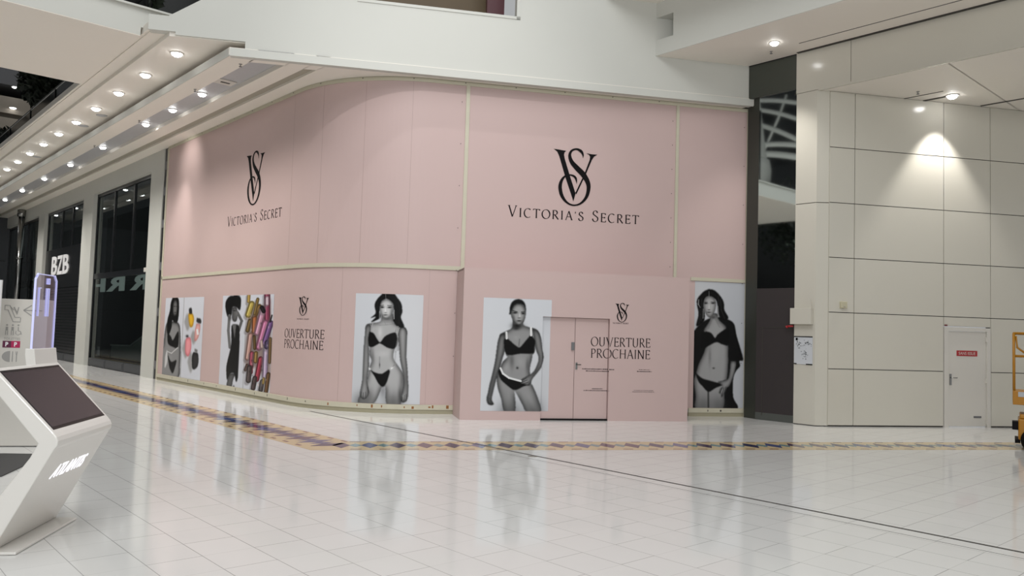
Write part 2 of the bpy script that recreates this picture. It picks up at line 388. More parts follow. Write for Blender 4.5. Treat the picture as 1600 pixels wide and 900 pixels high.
# soffit over the curved and straight front hoarding
N = 24
P0 = [HP(s, 0, -.25) for s in np.linspace(-.2, ft(7.05), N)]
pts = [(9.2, YF(9.2)), (15.86, YF(15.86)), (15.9, 11.6), (15.9, 20), (9.2, 20)]
c1.add([(x, y, zl) for x, y in pts]+[(x, y, zt) for x, y in pts], [(0, 4, 3, 2, 1), (5, 6, 7, 8, 9), (0, 1, 6, 5)])
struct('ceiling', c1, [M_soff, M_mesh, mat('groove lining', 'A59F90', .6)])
c2 = MB()
def slab(mb, x0, x1, z0, z1, off=.2, yend=52, mi=0):
    P = [(x0, YF(x0, off)), (x1, YF(x1, off)), (x1, yend), (x0, yend)]
    mb.add([(x, y, z0) for x, y in P]+[(x, y, z1) for x, y in P], [(0, 3, 2, 1), (4, 5, 6, 7), (0, 1, 5, 4), (1, 2, 6, 5), (2, 3, 7, 6), (3, 0, 4, 7)], mi)
slab(c2, 5.07, 8.3, 7.34, 7.52); slab(c2, 4.80, 5.08, 7.43, 7.56); slab(c2, 4.745, 4.80, 7.45, 7.60)
struct('ceiling.001', c2, M_soff)

# bulkhead over the front (one big face) and its lip
bk = MB()
FL = frame(F0+NF*.25, DF, NF)
poly = [(-5.36, 7.36), (-5.36, 7.42), (-5.86, 7.42), (-5.86, 7.72), (-5.5, 7.72), (-4.95, 8.09), (-4.6, 8.32), (-1.36, 8.50), (1.49, 8.50), (1.49, 11.2), (7.05, 11.2), (7.05, 7.21), (-4.05, 7.21), (-4.05, 7.36)]
bk.prism(FL, poly[::-1], -.22, 0)
bk.box(FL, (-4.05, 7.205, -.2), (7.05, 7.335, .008)); 
struct('wall_front', bk, M_white)
lp = MB(); lp.box(frame(F0, DF, NF), (-4.33, ZS-.005, .10), (7.0, 7.20, .285)); lp.box(frame(F0, DF, NF), (-4.33, ZS-.02, .262), (7.0, ZS+.0, .287))
lp.abox((6.015, 15.33, ZS-.02), (6.04, 52, 7.20))
struct('trim_4', lp, M_white)
cp = MB(); cp.box(FL, (-1.9, 8.44, -.2), (1.53, 8.50, .012)); cp.box(FL, (1.45, 8.44, -.2), (1.53, 11.2, .012))
struct('trim_5', cp, M_white)
# what stands on the upper floor behind the opening
up = MB(); up.box(FL, (-5, 8.2, -2.4), (1.30, 11.4, -2.3), 0)
up2 = thing('upper_floor_partition', F0+UP*8.5, 'brown wooden partition with a maroon post seen through the opening above the bulkhead', 'partition')
up.build('wooden_panel', M_wood, up2)
mp = MB(); mp.box(FL, (1.02, 8.2, -1.5), (1.42, 11.3, -1.3)); mp.build('post', M_maroon, up2)

# bridge crossing at the upper left
br = MB(); br.abox((-3, 16.5, 7.40), (4.70, 21.0, 7.93)); br.abox((4.70, 16.5, 7.561), (5.35, 21.0, 7.93)); br.abox((-3, 16.42, 7.93), (5.3, 16.6, 7.97))
br.abox((-3, 16.505, 7.385), (4.70, 21.0, 7.40), 1)
struct('ceiling.002', br, [M_white, M_soff])

# right-hand bulkheads, soffits, beam
rb = MB()
rb.abox((13.80, -6, 7.97), (13.9, 10.815, 11.2))
rb.abox((13.85, -6, 7.97), (13.95, 10.6, 11.2))
rb2 = MB()   # fascia with a square hole for the duct, built as four strips round it
rb2.abox((13.8, -6, 7.97), (14.1, 10.86, 8.32)); rb2.abox((13.8, -6, 8.83), (14.1, 10.86, 11.2)); rb2.abox((13.8, -6, 8.32), (14.1, 10.38, 8.83))
rb2.abox((13.8, 10.88, 8.32), (15.2, 10.94, 8.83)); rb2.abox((14.1, 10.38, 8.83), (15.2, 10.9, 8.9)); rb2.abox((14.1, 10.38, 8.27), (15.2, 10.9, 8.32)); 
struct('wall_right', rb2, M_white)
dk = MB(); dk.abox((14.45, 10.385, 8.33), (14.5, 10.72, 8.70)); struct('trim_6', dk, M_gap)
cs = MB(); cs.add([(13.82, -6, 7.965), (15.84, -6, 7.965), (15.84, 9.75, 7.965), (13.82, 10.93, 7.965), (13.82, -6, 8.25), (15.84, -6, 8.25), (15.84, 9.75, 8.25), (13.82, 10.93, 8.25)], [(0, 3, 2, 1), (4, 5, 6, 7), (0, 1, 5, 4), (1, 2, 6, 5), (2, 3, 7, 6), (3, 0, 4, 7)])
struct('ceiling.003', cs, M_soff)
sl = MB(); sl.abox((15.20, 3.0, 7.962), (15.225, 8.2, 7.9705)); sl.abox((15.66, 2.0, 7.955), (15.74, 8.5, 7.9705)); struct('trim_7', sl, M_gap)
ca = MB(); ca.add([(13.8, -6, 9.15), (13.8, 10.84, 9.15), (5, 15.9, 12), (5, -6, 12)], [])
ca.add([tuple(F0+NF*.25+DF*x+UP*9.17) for x in (3.4, 4.72)]+[(13.8, 2, 9.17), (12.6, 2, 9.17)], [(0, 1, 2, 3)])
struct('ceiling.004', ca, M_soff)
bm = MB()
bm.abox((15.75, 7.35, 7.08), (15.95, 8.54, 7.965)); bm.abox((15.75, 1.0, 7.08), (15.95, 7.338, 7.965)); bm.abox((15.75, -6, 7.08), (15.95, .988, 7.965))
bm.abox((15.74, -6, 7.05), (15.80, 8.04, 7.095))
struct('wall_right.001', bm, M_panel)
c5 = MB()
for (ya, yb) in ((-6, 1.9), (1.92, 5.5), (5.52, 8.3)):
    c5.add([(15.8, ya, 7.06), (25, ya, 7.06), (25, yb, 7.06), (15.8, yb, 7.06)], [(0, 3, 2, 1)])
c5.abox((15.8, -6, 7.075), (25, 8.6, 7.15))
struct('ceiling.005', c5, M_soff)
sl2 = MB(); sl2.abox((17.9, 6.05, 7.045), (17.96, 6.75, 7.062)); sl2.abox((17.5, 6.2, 7.05), (17.515, 7.0, 7.062)); sl2.abox((19.1, 4.9, 7.045), (19.14, 6.0, 7.062)); struct('trim_8', sl2, M_gap)

# panelled wall on the right, built as separate panels with open joints over a dark backing
rw = MB(); rows = [0.02, 1.19, 2.37, 3.52, 4.68, 5.86, 7.06]
cols = [0.0, .60, 2.78, 3.97, 6.6, 9.2]
jw = .008
for i in range(len(cols)-1):
    for j in range(len(rows)-1):
        a, b = cols[i]+jw, cols[i+1]-jw; lo, hi = rows[j]+jw, rows[j+1]-jw
        if i == 2 and j == 0: continue
        if i == 2 and j == 1: lo = 2.17
        rw.box(FR, (a, lo, -.03), (b, hi, 0))
struct('wall_right.002', rw, M_panel)
rg = MB(); rg.box(FR, (-.02, 0, -.12), (2.80, 7.06, -.035)); rg.box(FR, (3.95, 0, -.12), (9.2, 7.06, -.035)); rg.box(FR, (2.8, 2.17, -.12), (3.95, 7.06, -.035))
struct('wall_right.003', rg, M_gap)
# service door in it
dr = MB(); dr.box(FR, (2.79, 0, -.05), (2.90, 2.15, .01)); dr.box(FR, (3.87, 0, -.05), (3.96, 2.15, .01)); dr.box(FR, (2.90, 2.07, -.05), (3.87, 2.15, .01))
d1 = struct('door_1', dr, M_sign)
x = MB(); x.box(FR, (2.905, .02, -.05), (3.865, 2.065, -.02)); x.build('door_leaf', M_sign, d1)
x = MB(); x.box(FR, (2.94, .90, -.02), (2.985, 1.14, -.005)); x.tube([FR(2.962, 1.06, -.01), FR(2.962, 1.06, .04), FR(3.09, 1.06, .04)], .010); x.build('door_handle', M_chrome, d1)
x = MB(); x.box(FR, (3.12, 1.53, -.02), (3.64, 1.65, -.014), 0)
add_text(x, FR, 'SANS ISSUE', 3.38, 1.59, .42, .062, 1, d=-.0125, bold=.0)
x.build('sign_plate', [M_red, M_sign], d1)
x = MB(); x.box(FR, (3.55, .20, -.02), (3.74, .24, -.012)); x.build('vent_grille', M_greycloth, d1)
x = MB()
for zz in (.06, .95, 1.85): x.box(FR, (3.845, zz, -.02), (3.875, zz+.1, .004))
x.build('hinge', M_sign, d1)
x = MB(); x.box(FR, (2.80, 2.165, 0), (2.86, 2.20, .02)); x.build('exit_marker', mat('maroon plastic', '6A3434', .5), d1)

# column left of the wall
cl = MB()
def colpiece(z0, z1):
    P = [(15.75, 8.53), (15.75, 8.06), (15.95, 7.89), (16.4, 7.9), (16.4, 8.53)]
    cl.add([(a, b, z0) for a, b in P]+[(a, b, z1) for a, b in P], [(0, 1, 2, 3, 4), (9, 8, 7, 6, 5)]+[(i, 5+i, 5+(i+1) % 5, (i+1) % 5) for i in range(5)])
colpiece(.015, 4.66); colpiece(4.675, 7.07)
struct('wall_right.004', cl, M_panel)
# dark glass return wall between column and hoarding
gw = MB(); gw.add([(15.80, 8.54, 0), (15.80, 9.45, 0), (15.80, 9.45, 7.97), (15.80, 8.54, 7.97), (15.90, 9.79, 0), (15.90, 9.79, 7.97)], [(0, 1, 2, 3)])
wg = struct('window_1', gw, M_dglass)
x = MB(); x.abox((15.82, 8.56, 0), (15.90, 8.585, 7.97)); x.abox((15.84, 9.42, 0), (15.9, 9.45, 7.97)); x.build('mullion', M_dark, wg)
x = MB(); x.add([(15.80, 9.45, 0), (15.90, 9.80, 0), (15.90, 9.80, 7.2), (15.80, 9.45, 7.2)], [(0, 1, 2, 3)]); x.build('side_panel', mat('dark side panel', '33352F', .45), wg)
x = MB(); x.abox((15.755, 8.542, 7.20), (15.84, 9.70, 7.94)); x.build('spandrel', mat('dark green grey spandrel', '41443D', .5), wg)
x = MB(); x.abox((15.75, 8.542, 7.94), (15.84, 9.70, 7.964)); x.build('head_bar', M_dark, wg)
x = MB(); x.abox((15.785, 8.54, .16), (15.797, 9.45, 2.88)); x.abox((15.785, 8.54, 0), (15.797, 9.45, .155), 1); x.build('board', [M_board, M_greycloth2], wg)
x = MB(); x.abox((15.780, 8.56, 2.02), (15.7855, 9.30, 2.035)); x.abox((15.780, 9.285, 0.1), (15.7855, 9.30, 2.03)); x.build('board_joint', M_gap, wg)
x = MB(); x.abox((18.5, 7.5, 0), (18.6, 13, 8)); x.build('interior', mat('dark shop interior', '08090A', .9), wg)

# ------------------------------------------------------------------ left shopfront facade
ys = [25.22, 26.38, 33.02, 34.45, 41.06, 42.30, 45.4]
wl = MB(); AX = lambda X0: (lambda y, z, d=0.0: Vector((X0-d, y, z)))
TX = AX(XL)
zt_w = 6.50
wl.box(TX, (25.22, zt_w, -.3), (52, ZS+.05, 0))
for a, b in ((25.22, 26.38), (33.02, 34.45), (41.06, 42.30)): wl.box(TX, (a, 0, -.3), (b, zt_w, 0))
struct('wall_left', wl, M_white)
x = MB(); x.box(TX, (24.86, 0, -.2), (25.22, ZS, -.03), 0)
for zz in (.3, 1.9, 3.3, 4.6, 5.6, 6.4): x.box(TX, (24.9, zz, -.03), (25.2, zz+.25, -.02), 1)
struct('trim_9', x, [M_dark, M_greycloth])
def shopwin(n, y0, y1, muls, fascia=True):
    x = MB(); T = AX(XL+.18)
    x.box(T, (y0, 0, -.03), (y0+.09, zt_w, .04)); x.box(T, (y1-.09, 0, -.03), (y1, zt_w, .04)); x.box(T, (y0, zt_w-.12, -.03), (y1, zt_w, .04))
    for m in muls: x.box(T, (m-.05, 3.45, -.03), (m+.05, zt_w, .04))
    wn = struct('window_%d' % n, x, M_dark)
    g = MB(); g.add([T(y0, .3), T(y1, .3), T(y1, zt_w), T(y0, zt_w)], [(0, 3, 2, 1)]); g.build('pane', M_glass, wn)
    if fascia:
        g = MB(); g.box(T, (y0, 3.26, -.04), (y1, 3.46, .03)); g.build('transom', M_dark, wn)
    g = MB()
    k = 3
    for i in range(k):
        a = y0+.1+(y1-y0-.2)*i/k; b = y0+.1+(y1-y0-.2)*(i+1)/k-.04; g.box(T, (a, .02, -.03), (b, .30, .05)); g.box(T, (a+.1, .07, .05), (b-.1, .25, .06))
    g.build('plinth', mat('plinth metal', '3B3D40', .4), wn)
    g = MB(); g.box(T, (y0-.2, 0, -2.6), (y1+.2, 6.6, -2.5)); g.box(T, (y0-.2, 3.3, -2.5), (y1+.2, 3.6, -.4)); g.build('shop_interior', mat('dim interior', '26292B', .8), wn)
    return wn
shopwin(2, 26.38, 33.02, (28.5, 30.74)); shopwin(3, 34.45, 41.06, (36.64, 38.39)); shopwin(4, 42.30, 50, (45.3,), False)
# far end of the corridor
x = MB(); x.abox((-4, 50.0, 0), (XL+.4, 50.3, 7.08)); 
for zz in (2.3, 4.7): x.abox((-4, 49.97, zz), (XL, 50, zz+.03), 1)
for xx in (7.6, 8.2): x.abox((xx-1, 49.9, 0), (xx-.93, 50, 7.05), 1)
struct('wall_back', x, [mat('grey end wall', '44474B', .35), M_dark])
# steel column in front of window 4
t = thing('steel_column', (XL-.05, 45.4, 0), 'slender brushed steel column before the farthest dark shop window', 'column')
x = MB(); x.tube([(XL-.15, 45.4, 0), (XL-.15, 45.4, ZS)], .14, 14); x.build('shaft', M_chrome, t)
x = MB(); x.tube([(XL-.15, 45.4, ZS-.35), (XL-.15, 45.4, ZS-.02)], .2, 14); x.build('capital', M_chrome, t)
for zz in (2.3, 4.6):
    x = MB(); x.tube([(XL-.15, 45.4, zz), (XL-.15, 45.4, zz+.1)], .17, 14); x.build('collar', M_chrome, t)

# fascia and letters of the shop behind window 3
t = thing('shop_sign', (XL+.1, 38, 3.9), 'white block letters BZB on the black fascia of the second shop window', 'sign')
x = MB(); T = AX(XL+.17); x.box(T, (34.5, 3.05, -.02), (41.0, 4.75, .045)); x.build('fascia_board', mat('black fascia', '0F1113', .3), t)
for ch, y_ in (('B', 39.15), ('Z', 38.15), ('B', 37.15)):
    x = MB(); add_text(x, T, ch, y_, 4.02, .95, .82, flip=True, d=.05, thick=.03, bold=.02); x.build('letter', M_glow if 0 else mat('white letter', 'E6E6E6', .4), t)
t = thing('shutter', (XL+.1, 37.7, 0), 'black slatted roller shutter under the BZB sign', 'shutter')
x = MB()
for k in range(22): x.box(T, (34.6, .35+k*.122, -.02), (40.95, .35+k*.122+.1, .03))
x.build('slats', mat('black slats', '101214', .35), t)
# reflection in window 2, built as faintly glowing reversed letters behind the glass
Tm = AX(XL+.30); M_let = mat('window reflection glow', 'AEB4B2', .5, emit='AEB8B4', es=.28)
for lab, ch, ya, yb in (('grey reversed letter H, a reflection built behind the nearest left shop window', 'H', 31.9, 34.05), ('grey reversed letter R right of the H, a reflection built behind the shop glass', 'R', 29.55, 31.65), ('grey reversed letter R, a reflection built behind the glass, cut by the pillar nearest the pink hoarding', 'R', 27.0, 28.85)):
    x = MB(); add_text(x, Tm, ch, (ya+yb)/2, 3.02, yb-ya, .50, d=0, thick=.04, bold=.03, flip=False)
    x.build('reflection_letter', M_let, None, label=lab, cat='letter', group='reflected letters built behind the shop glass')
x = MB(); x.box(AX(XL+.14), (26.6, 3.32, 0), (27.0, 3.46, .02)); x.build('sticker', M_sign, None, label='small white sticker at the top of the nearest shop window transom', cat='sticker')
# counter and stair parapet inside window 2
t = thing('stair_parapet', (9.2, 30, 0), 'pale sloping parapet inside the nearest left shop window', 'parapet')
x = MB(); Ti = AX(9.0); x.prism(Ti, [(26.5, .3), (33, .3), (33, .75), (30.6, .8), (28.6, 1.35), (26.5, 1.5)], -.1, 0); x.build('panel', mat('pale grey panel', '5C6664', .6), t)
x = MB(); x.tube([Ti(33, .78, .02), Ti(30.6, .83, .02), Ti(28.6, 1.38, .02), Ti(26.5, 1.53, .02)], .03); x.build('handrail', mat('rail', '7A8482', .4), t)

# ------------------------------------------------------------------ pink hoarding
base = HP(ft(0), 0); s_a = 16.3-24.84; s_b = ft(6.97)
hd = thing('hoarding', base, 'tall pink hoarding in a cream steel frame curving round the shop corner', 'hoarding')
def strip(name, sa, sb, z0, z1, d0, d1, m, n=None, seg=.1):
    x = MB()
    ss = [sa]
    while ss[-1]+seg < sb: ss.append(ss[-1]+seg)
    ss.append(sb)
    if sa < 0 < sb: ss = sorted(set(ss+[0.0]))
    if sa < ALEN < sb: ss = sorted(set(ss+[ALEN]))
    V = []
    for s in ss: V += [HP(s, z0, d1), HP(s, z1, d1), HP(s, z1, d0), HP(s, z0, d0)]
    Fs = []
    for i in range(len(ss)-1):
        a, b = 4*i, 4*i+4
        Fs += [(a, b, b+1, a+1), (a+1, b+1, b+2, a+2), (a+2, b+2, b+3, a+3), (a+3, b+3, b, a)]
    Fs += [(0, 1, 2, 3), (len(V)-1, len(V)-2, len(V)-3, len(V)-4)]
    x.add(V, Fs)
    return x
def hp_part(name, sa, sb, z0, z1, d0, d1, m): return strip(name, sa, sb, z0, z1, d0, d1, m).build(name, m, hd)
hp_part('upper_panel', s_a, s_b, 3.06, 7.0, -.06, 0, M_pink)
hp_part('lower_panel', s_a, s_b, .15, 3.06, -.06, 0, M_pink)
hp_part('top_rail', s_a, s_b, 6.975, 7.055, -.06, .02, M_frame)
hp_part('middle_rail', s_a, ft(.33), 3.01, 3.095, -.02, .02, M_frame)
hp_part('middle_rail', ft(5.55), s_b, 3.03, 3.105, -.02, .02, M_frame)
hp_part('bottom_rail', s_a, ft(.38), .085, .185, -.02, .03, M_frame)
hp_part('bottom_rail', ft(5.55), s_b, .085, .185, -.02, .03, M_frame)
hp_part('base_rail', s_a, ft(.38), 0, .085, -.06, .015, M_frame2)
hp_part('base_rail', ft(5.55), s_b, 0, .085, -.06, .015, M_frame2)
for t0, t1, z0, z1 in ((.33, .41, 0, 7.0), (5.13, 5.20, 3.0, 7.0), (6.88, 6.97, 0, 7.05)): hp_part('post', ft(t0), ft(t1), z0, z1, -.02, .025, M_frame)
hp_part('edge_post', s_a-.04, s_a+.06, 0, 7.0, -.03, .02, M_frame)
sm = MB()
for px in (500, 566, 640, 455):
    s_ = HS(px, 300)[0]; sm.box(lambda a, b, d: HP(a, b, d), (s_-.004, 3.1, .0005), (s_+.004, 6.97, .0015))
for px in (535, 671):
    s_ = HS(px, 440)[0]; sm.box(lambda a, b, d: HP(a, b, d), (s_-.003, .19, .0005), (s_+.003, 3.0, .0015))
sm.build('film_seam', M_pinkseam, hd)
rs = MB()
for px in (583, 598, 633, 646, 672, 677, 700, 560, 515, 480, 452, 420, 400, 370, 340, 320, 295, 270):
    s_ = HS(px, 600)[0]; wd = random.uniform(.01, .04) if px > 500 else .012
    rs = MB(); rs.box(lambda a, b, d: HP(a, b, d), (s_-wd, .10+random.uniform(0, .03), .0302), (s_+wd, .15+random.uniform(0, .03), .0312)); rs.build('rust_mark', M_rust if px > 500 else M_gap, hd)
for tt in (6.0, 6.3, 6.32):
    rs = MB(); rs.box(lambda a, b, d: HP(a, b, d), (ft(tt), .11, .0302), (ft(tt)+.02, .15, .0312)); rs.build('rust_mark', M_gap, hd)
sc = MB()
for k in range(16):
    sc = MB(); sc.box(lambda a, b, d: HP(a, b, d), (s_a+.5+k*1.1, 7.02, .0205), (s_a+.52+k*1.1, 7.04, .024)); sc.build('screw', M_gap, hd)
for k in range(7):
    for tt in (.37, 5.165, 6.925):
        sc = MB(); sc.box(FF, (tt-.008, 1.2+k*.9 if tt != 5.165 else 3.3+k*.55, .025), (tt+.008, 1.216+k*.9 if tt != 5.165 else 3.316+k*.55, .028)); sc.build('screw', M_gap, hd)


# ------------------------------------------------------------------ pink entrance box
bx = thing('entrance_box', B0, 'pink flat-roofed entrance box with double doors standing before the hoarding', 'vestibule')
BT = lambda x_, y_, z_=0.0: FB(x_, y_, z_)
x = MB(); D_ = 1.03
x.box(BT, (0, 0, -.06), (1.63, 3.0, 0)); x.box(BT, (3.05, 0, -.06), (4.79, 3.0, 0)); x.box(BT, (1.63, 2.08, -.06), (3.05, 3.0, 0)); x.build('front_wall', M_pink, bx)
x = MB(); x.box(BT, (0, 0, -D_+.03), (.06, 3.0, -.06)); x.build('side_wall', M_pink, bx)
x = MB(); x.box(BT, (4.73, 0, -D_+.03), (4.79, 3.0, -.06)); x.build('side_wall', M_pink, bx)
x = MB(); x.box(BT, (0, 2.96, -D_+.03), (4.79, 3.0, -.06)); x.build('roof', M_pink, bx)
x = MB(); x.box(BT, (1.58, 0, -.12), (1.63, 2.08, -.06)); x.box(BT, (3.05, 0, -.12), (3.10, 2.08, -.06)); x.box(BT, (1.58, 2.08, -.12), (3.10, 2.12, -.06)); x.build('door_frame', M_pink, bx)
for a, b in ((1.64, 2.325), (2.335, 3.04)):
    x = MB(); x.box(BT, (a, .035, -.10), (b, 2.075, -.065)); dl = x.build('door_leaf', M_pink, bx)
    if a > 2:
        y_ = MB(); y_.box(BT, (2.355, 1.03, -.065), (2.395, 1.17, -.055), 0); y_.tube([BT(2.375, 1.13, -.06), BT(2.375, 1.13, -.02), BT(2.46, 1.13, -.02)], .009, mi=1); y_.build('handle', [M_chrome, M_gap], dl)
    else:
        y_ = MB(); y_.box(BT, (2.255, 1.42, -.065), (2.315, 1.58, -.035)); y_.build('lock_box', M_greycloth, dl)
x = MB(); x.box(BT, (1.60, 0, -.10), (3.05, .03, -.03)); x.build('threshold', M_black, bx)
x = MB(); x.box(BT, (2.32, .03, -.11), (2.34, 2.08, -.10)); x.build('meeting_gap', M_gap, bx)

# ------------------------------------------------------------------ printed posters (painted onto a fine grid)
def homog(src, dst):
    A = []
    for (x_, y_), (u, v) in zip(src, dst):
        A.append([x_, y_, 1, 0, 0, 0, -u*x_, -u*y_]); A.append([0, 0, 0, x_, y_, 1, -v*x_, -v*y_])
    b = np.array(dst, float).ravel(); return np.append(np.linalg.solve(np.array(A, float), b), 1).reshape(3, 3)
class Paint:
    def __init__(s, corners, nx, ny, bg=(.80, .81, .83)):
        s.nx, s.ny = nx, ny
        Hm = homog([(0, 0), (1, 0), (1, 1), (0, 1)], corners)
        u, v = np.meshgrid((np.arange(nx)+.5)/nx, (np.arange(ny)+.5)/ny)
        q = np.stack([u, v, np.ones_like(u)], -1) @ Hm.T
        s.X, s.Y = q[..., 0]/q[..., 2], q[..., 1]/q[..., 2]
        s.px = abs(corners[1][0]-corners[0][0])/nx
        s.im = np.ones((ny, nx, 3))*np.array(bg)
    def mask(s, P):
        inside = np.zeros(s.X.shape, bool); n = len(P)
        for i in range(n):
            x1, y1 = P[i]; x2, y2 = P[(i+1) % n]
            if y1 == y2: continue
            c = ((y1 > s.Y) != (y2 > s.Y)) & (s.X < (x2-x1)*(s.Y-y1)/(y2-y1)+x1)
            inside ^= c
        return inside.astype(float)
    def blur(s, m, r):
        k = max(1, int(round(r/s.px)))
        for ax in (0, 1):
            for _ in range(2):
                p = np.pad(m, [(k+1, k) if a == ax else (0, 0) for a in (0, 1)], mode='edge'); c = np.cumsum(p, ax)
                m = (np.take(c, range(2*k+1, c.shape[ax]), ax)-np.take(c, range(0, c.shape[ax]-2*k-1), ax))/(2*k+1)
        return m
    def body(s, polys, hi, lo, r, soft=3):
        m = np.zeros(s.X.shape)
        for P in polys: m = np.maximum(m, s.mask(s.rnd(P)))
        g = np.clip((s.blur(m, r)-.5)*2, 0, 1)[..., None]**.7; a = s.blur(m, soft)[..., None]
        s.im = s.im*(1-a)+(lo+(hi-lo)*g)*a
    def rnd(s, P, n=4):
        Q = smooth([(x_, y_, 0) for x_, y_ in P+[P[0]]], n)[:-1]; return [(a, b) for a, b, _ in Q]
    def fill(s, P, hi, lo=None, r=14, soft=3, al=1.0, rnd=True):
        if rnd and len(P) > 3: P = s.rnd(P)
        m = s.mask(P); a = (s.blur(m, soft) if soft else m)*al
        hi = np.array(hi if isinstance(hi, (tuple, list)) else (hi,)*3)
        if lo is None: c = np.ones(s.im.shape)*hi
        else:
            lo = np.array(lo if isinstance(lo, (tuple, list)) else (lo,)*3)
            g = np.clip((s.blur(m, r)-.5)*2, 0, 1)[..., None]; c = lo+(hi-lo)*g
        s.im = s.im*(1-a[..., None])+c*a[..., None]; return m
    def line(s, P, w_, c, soft=2, al=1.0):
        for (x1, y1), (x2, y2) in zip(P[:-1], P[1:]):
            dx, dy = x2-x1, y2-y1; l2 = dx*dx+dy*dy+1e-9
            t = np.clip(((s.X-x1)*dx+(s.Y-y1)*dy)/l2, 0, 1); d = np.hypot(s.X-x1-t*dx, s.Y-y1-t*dy)
            a = np.clip((w_/2+soft-d)/(2*soft)+.0, 0, 1)[..., None]*al
            s.im = s.im*(1-a)+np.array(c if isinstance(c, (tuple, list)) else (c,)*3)*a
    def spot(s, x_, y_, rx, ry, c, al=1.0, ang=0):
        ca, sa = math.cos(ang), math.sin(ang); dx, dy = s.X-x_, s.Y-y_
        d = ((dx*ca+dy*sa)/rx)**2+((-dx*sa+dy*ca)/ry)**2; a = (np.exp(-d*1.2)*al)[..., None]
        s.im = s.im*(1-a)+np.array(c if isinstance(c, (tuple, list)) else (c,)*3)*a
def poster(name, T, x0, x1, y0, y1, pa, label, depth=.004):
    nx, ny = pa.nx, pa.ny
    us = np.linspace(x0, x1, nx+1); vsn = np.linspace(y1, y0, ny+1)
    V = [T(a, b, depth) for b in vsn for a in us]
    Fc = [(j*(nx+1)+i, (j+1)*(nx+1)+i, (j+1)*(nx+1)+i+1, j*(nx+1)+i+1) for j in range(ny) for i in range(nx)]
    me = bpy.data.meshes.new(name); og = T((x0+x1)/2, y0, depth)
    me.from_pydata([tuple(v-og) for v in V], [], Fc)
    at = me.color_attributes.new('print', 'FLOAT_COLOR', 'CORNER')
    im = np.clip(pa.im, 0, 1)*.97; lin = np.where(im <= .04045, im/12.92, ((im+.055)/1.055)**2.4).reshape(-1, 3)
    buf = np.ones((len(lin), 4, 4)); buf[:, :, :3] = lin[:, None, :]; at.data.foreach_set('color', buf.ravel())
    me.materials.append(M_print); o = bpy.data.objects.new(name, me); COL.objects.link(o); o.location = og
    return tag(o, label, 'poster')
M_print = bpy.data.materials.new('printed poster'); M_print.use_nodes = True
_n = M_print.node_tree.nodes.new('ShaderNodeVertexColor'); _n.layer_name = 'print'
_b = M_print.node_tree.nodes['Principled BSDF']; _b.inputs['Roughness'].default_value = .5; _b.inputs['Specular IOR Level'].default_value = .15
M_print.node_tree.links.new(_n.outputs[0], _b.inputs['Base Color'])

# A: woman with long dark hair
A = Paint([(48, 45), (552, 68), (520, 862), (12, 862)], 170, 270)
A.spot(480, 300, 200, 500, .86, .35); A.spot(60, 700, 200, 300, .70, .3)
A.body([[(160, 700), (135, 700), (62, 866), (182, 866), (248, 735), (250, 690)], [(262, 690), (275, 740), (285, 866), (378, 866), (402, 760), (414, 690), (360, 640)],
  [(160, 425), (155, 500), (172, 545), (158, 590), (146, 650), (138, 690), (185, 735), (240, 742), (272, 736), (330, 745), (395, 735), (412, 690), (402, 640), (372, 590), (338, 540), (332, 500), (345, 430), (300, 400), (200, 400)],
  [(245, 200), (240, 256), (180, 270), (135, 280), (122, 315), (140, 380), (150, 440), (250, 460), (345, 450), (372, 400), (432, 350), (420, 306), (380, 288), (332, 262), (328, 200)]], .68, .28, 20)
A.spot(110, 850, 90, 70, .26, .6); A.spot(330, 850, 70, 80, .26, .6); A.spot(255, 760, 30, 60, .25, .4); A.spot(395, 690, 20, 70, .3, .5)
A.fill([(135, 280), (122, 330), (112, 430), (105, 530), (103, 620), (97, 700), (85, 760), (80, 800), (95, 830), (125, 830), (152, 790), (145, 740), (137, 690), (150, 600), (152, 500), (150, 400), (165, 320), (160, 282)], .60, .25, 16)
A.fill([(368, 350), (375, 440), (382, 540), (402, 640), (406, 720), (394, 780), (384, 830), (400, 850), (430, 832), (441, 760), (438, 690), (434, 600), (426, 500), (432, 400), (432, 345), (420, 306), (385, 300)], .60, .22, 16)
A.line([(92, 780), (86, 826)], 3, .18); A.line([(108, 785), (104, 830)], 3, .18); A.line([(124, 780), (126, 826)], 3, .2); A.line([(140, 745), (148, 785)], 4, .2)
A.line([(398, 790), (393, 840)], 3, .15); A.line([(412, 795), (408, 842)], 3, .18); A.line([(425, 790), (424, 835)], 3, .18); A.spot(400, 800, 10, 14, .8, .4)
A.line([(352, 360), (374, 400), (366, 470)], 5, .28, 5, .5); A.line([(365, 420), (350, 480), (345, 540)], 6, .3, 6, .3)
A.spot(236, 340, 20, 46, .86, .55); A.spot(258, 495, 60, 30, .80, .45); A.line([(232, 520), (231, 600)], 4, .42, 6, .6); A.spot(232, 578, 5, 14, .25, .7)
A.spot(180, 520, 14, 60, .36, .5); A.spot(320, 580, 30, 60, .74, .3); A.spot(150, 800, 40, 60, .28, .35); A.spot(380, 800, 16, 70, .2, .6)
A.line([(195, 278), (235, 286), (290, 282), (340, 276)], 3, .5, 5, .6)
A.spot(288, 236, 42, 20, .22, .75); A.spot(290, 262, 34, 12, .5, .5); A.line([(262, 245), (280, 285)], 3, .5, 4, .5)
A.fill([(240, 120), (262, 97), (302, 97), (330, 125), (334, 178), (318, 214), (288, 238), (262, 230), (241, 200), (233, 150)], .78, .40, 16)
A.spot(322, 190, 12, 34, .35, .5); A.spot(252, 153, 15, 7, .05, .95); A.spot(307, 155, 16, 7, .05, .95); A.line([(238, 142), (262, 138)], 4, .15, 3, .8); A.line([(292, 140), (322, 143)], 4, .15, 3, .8)
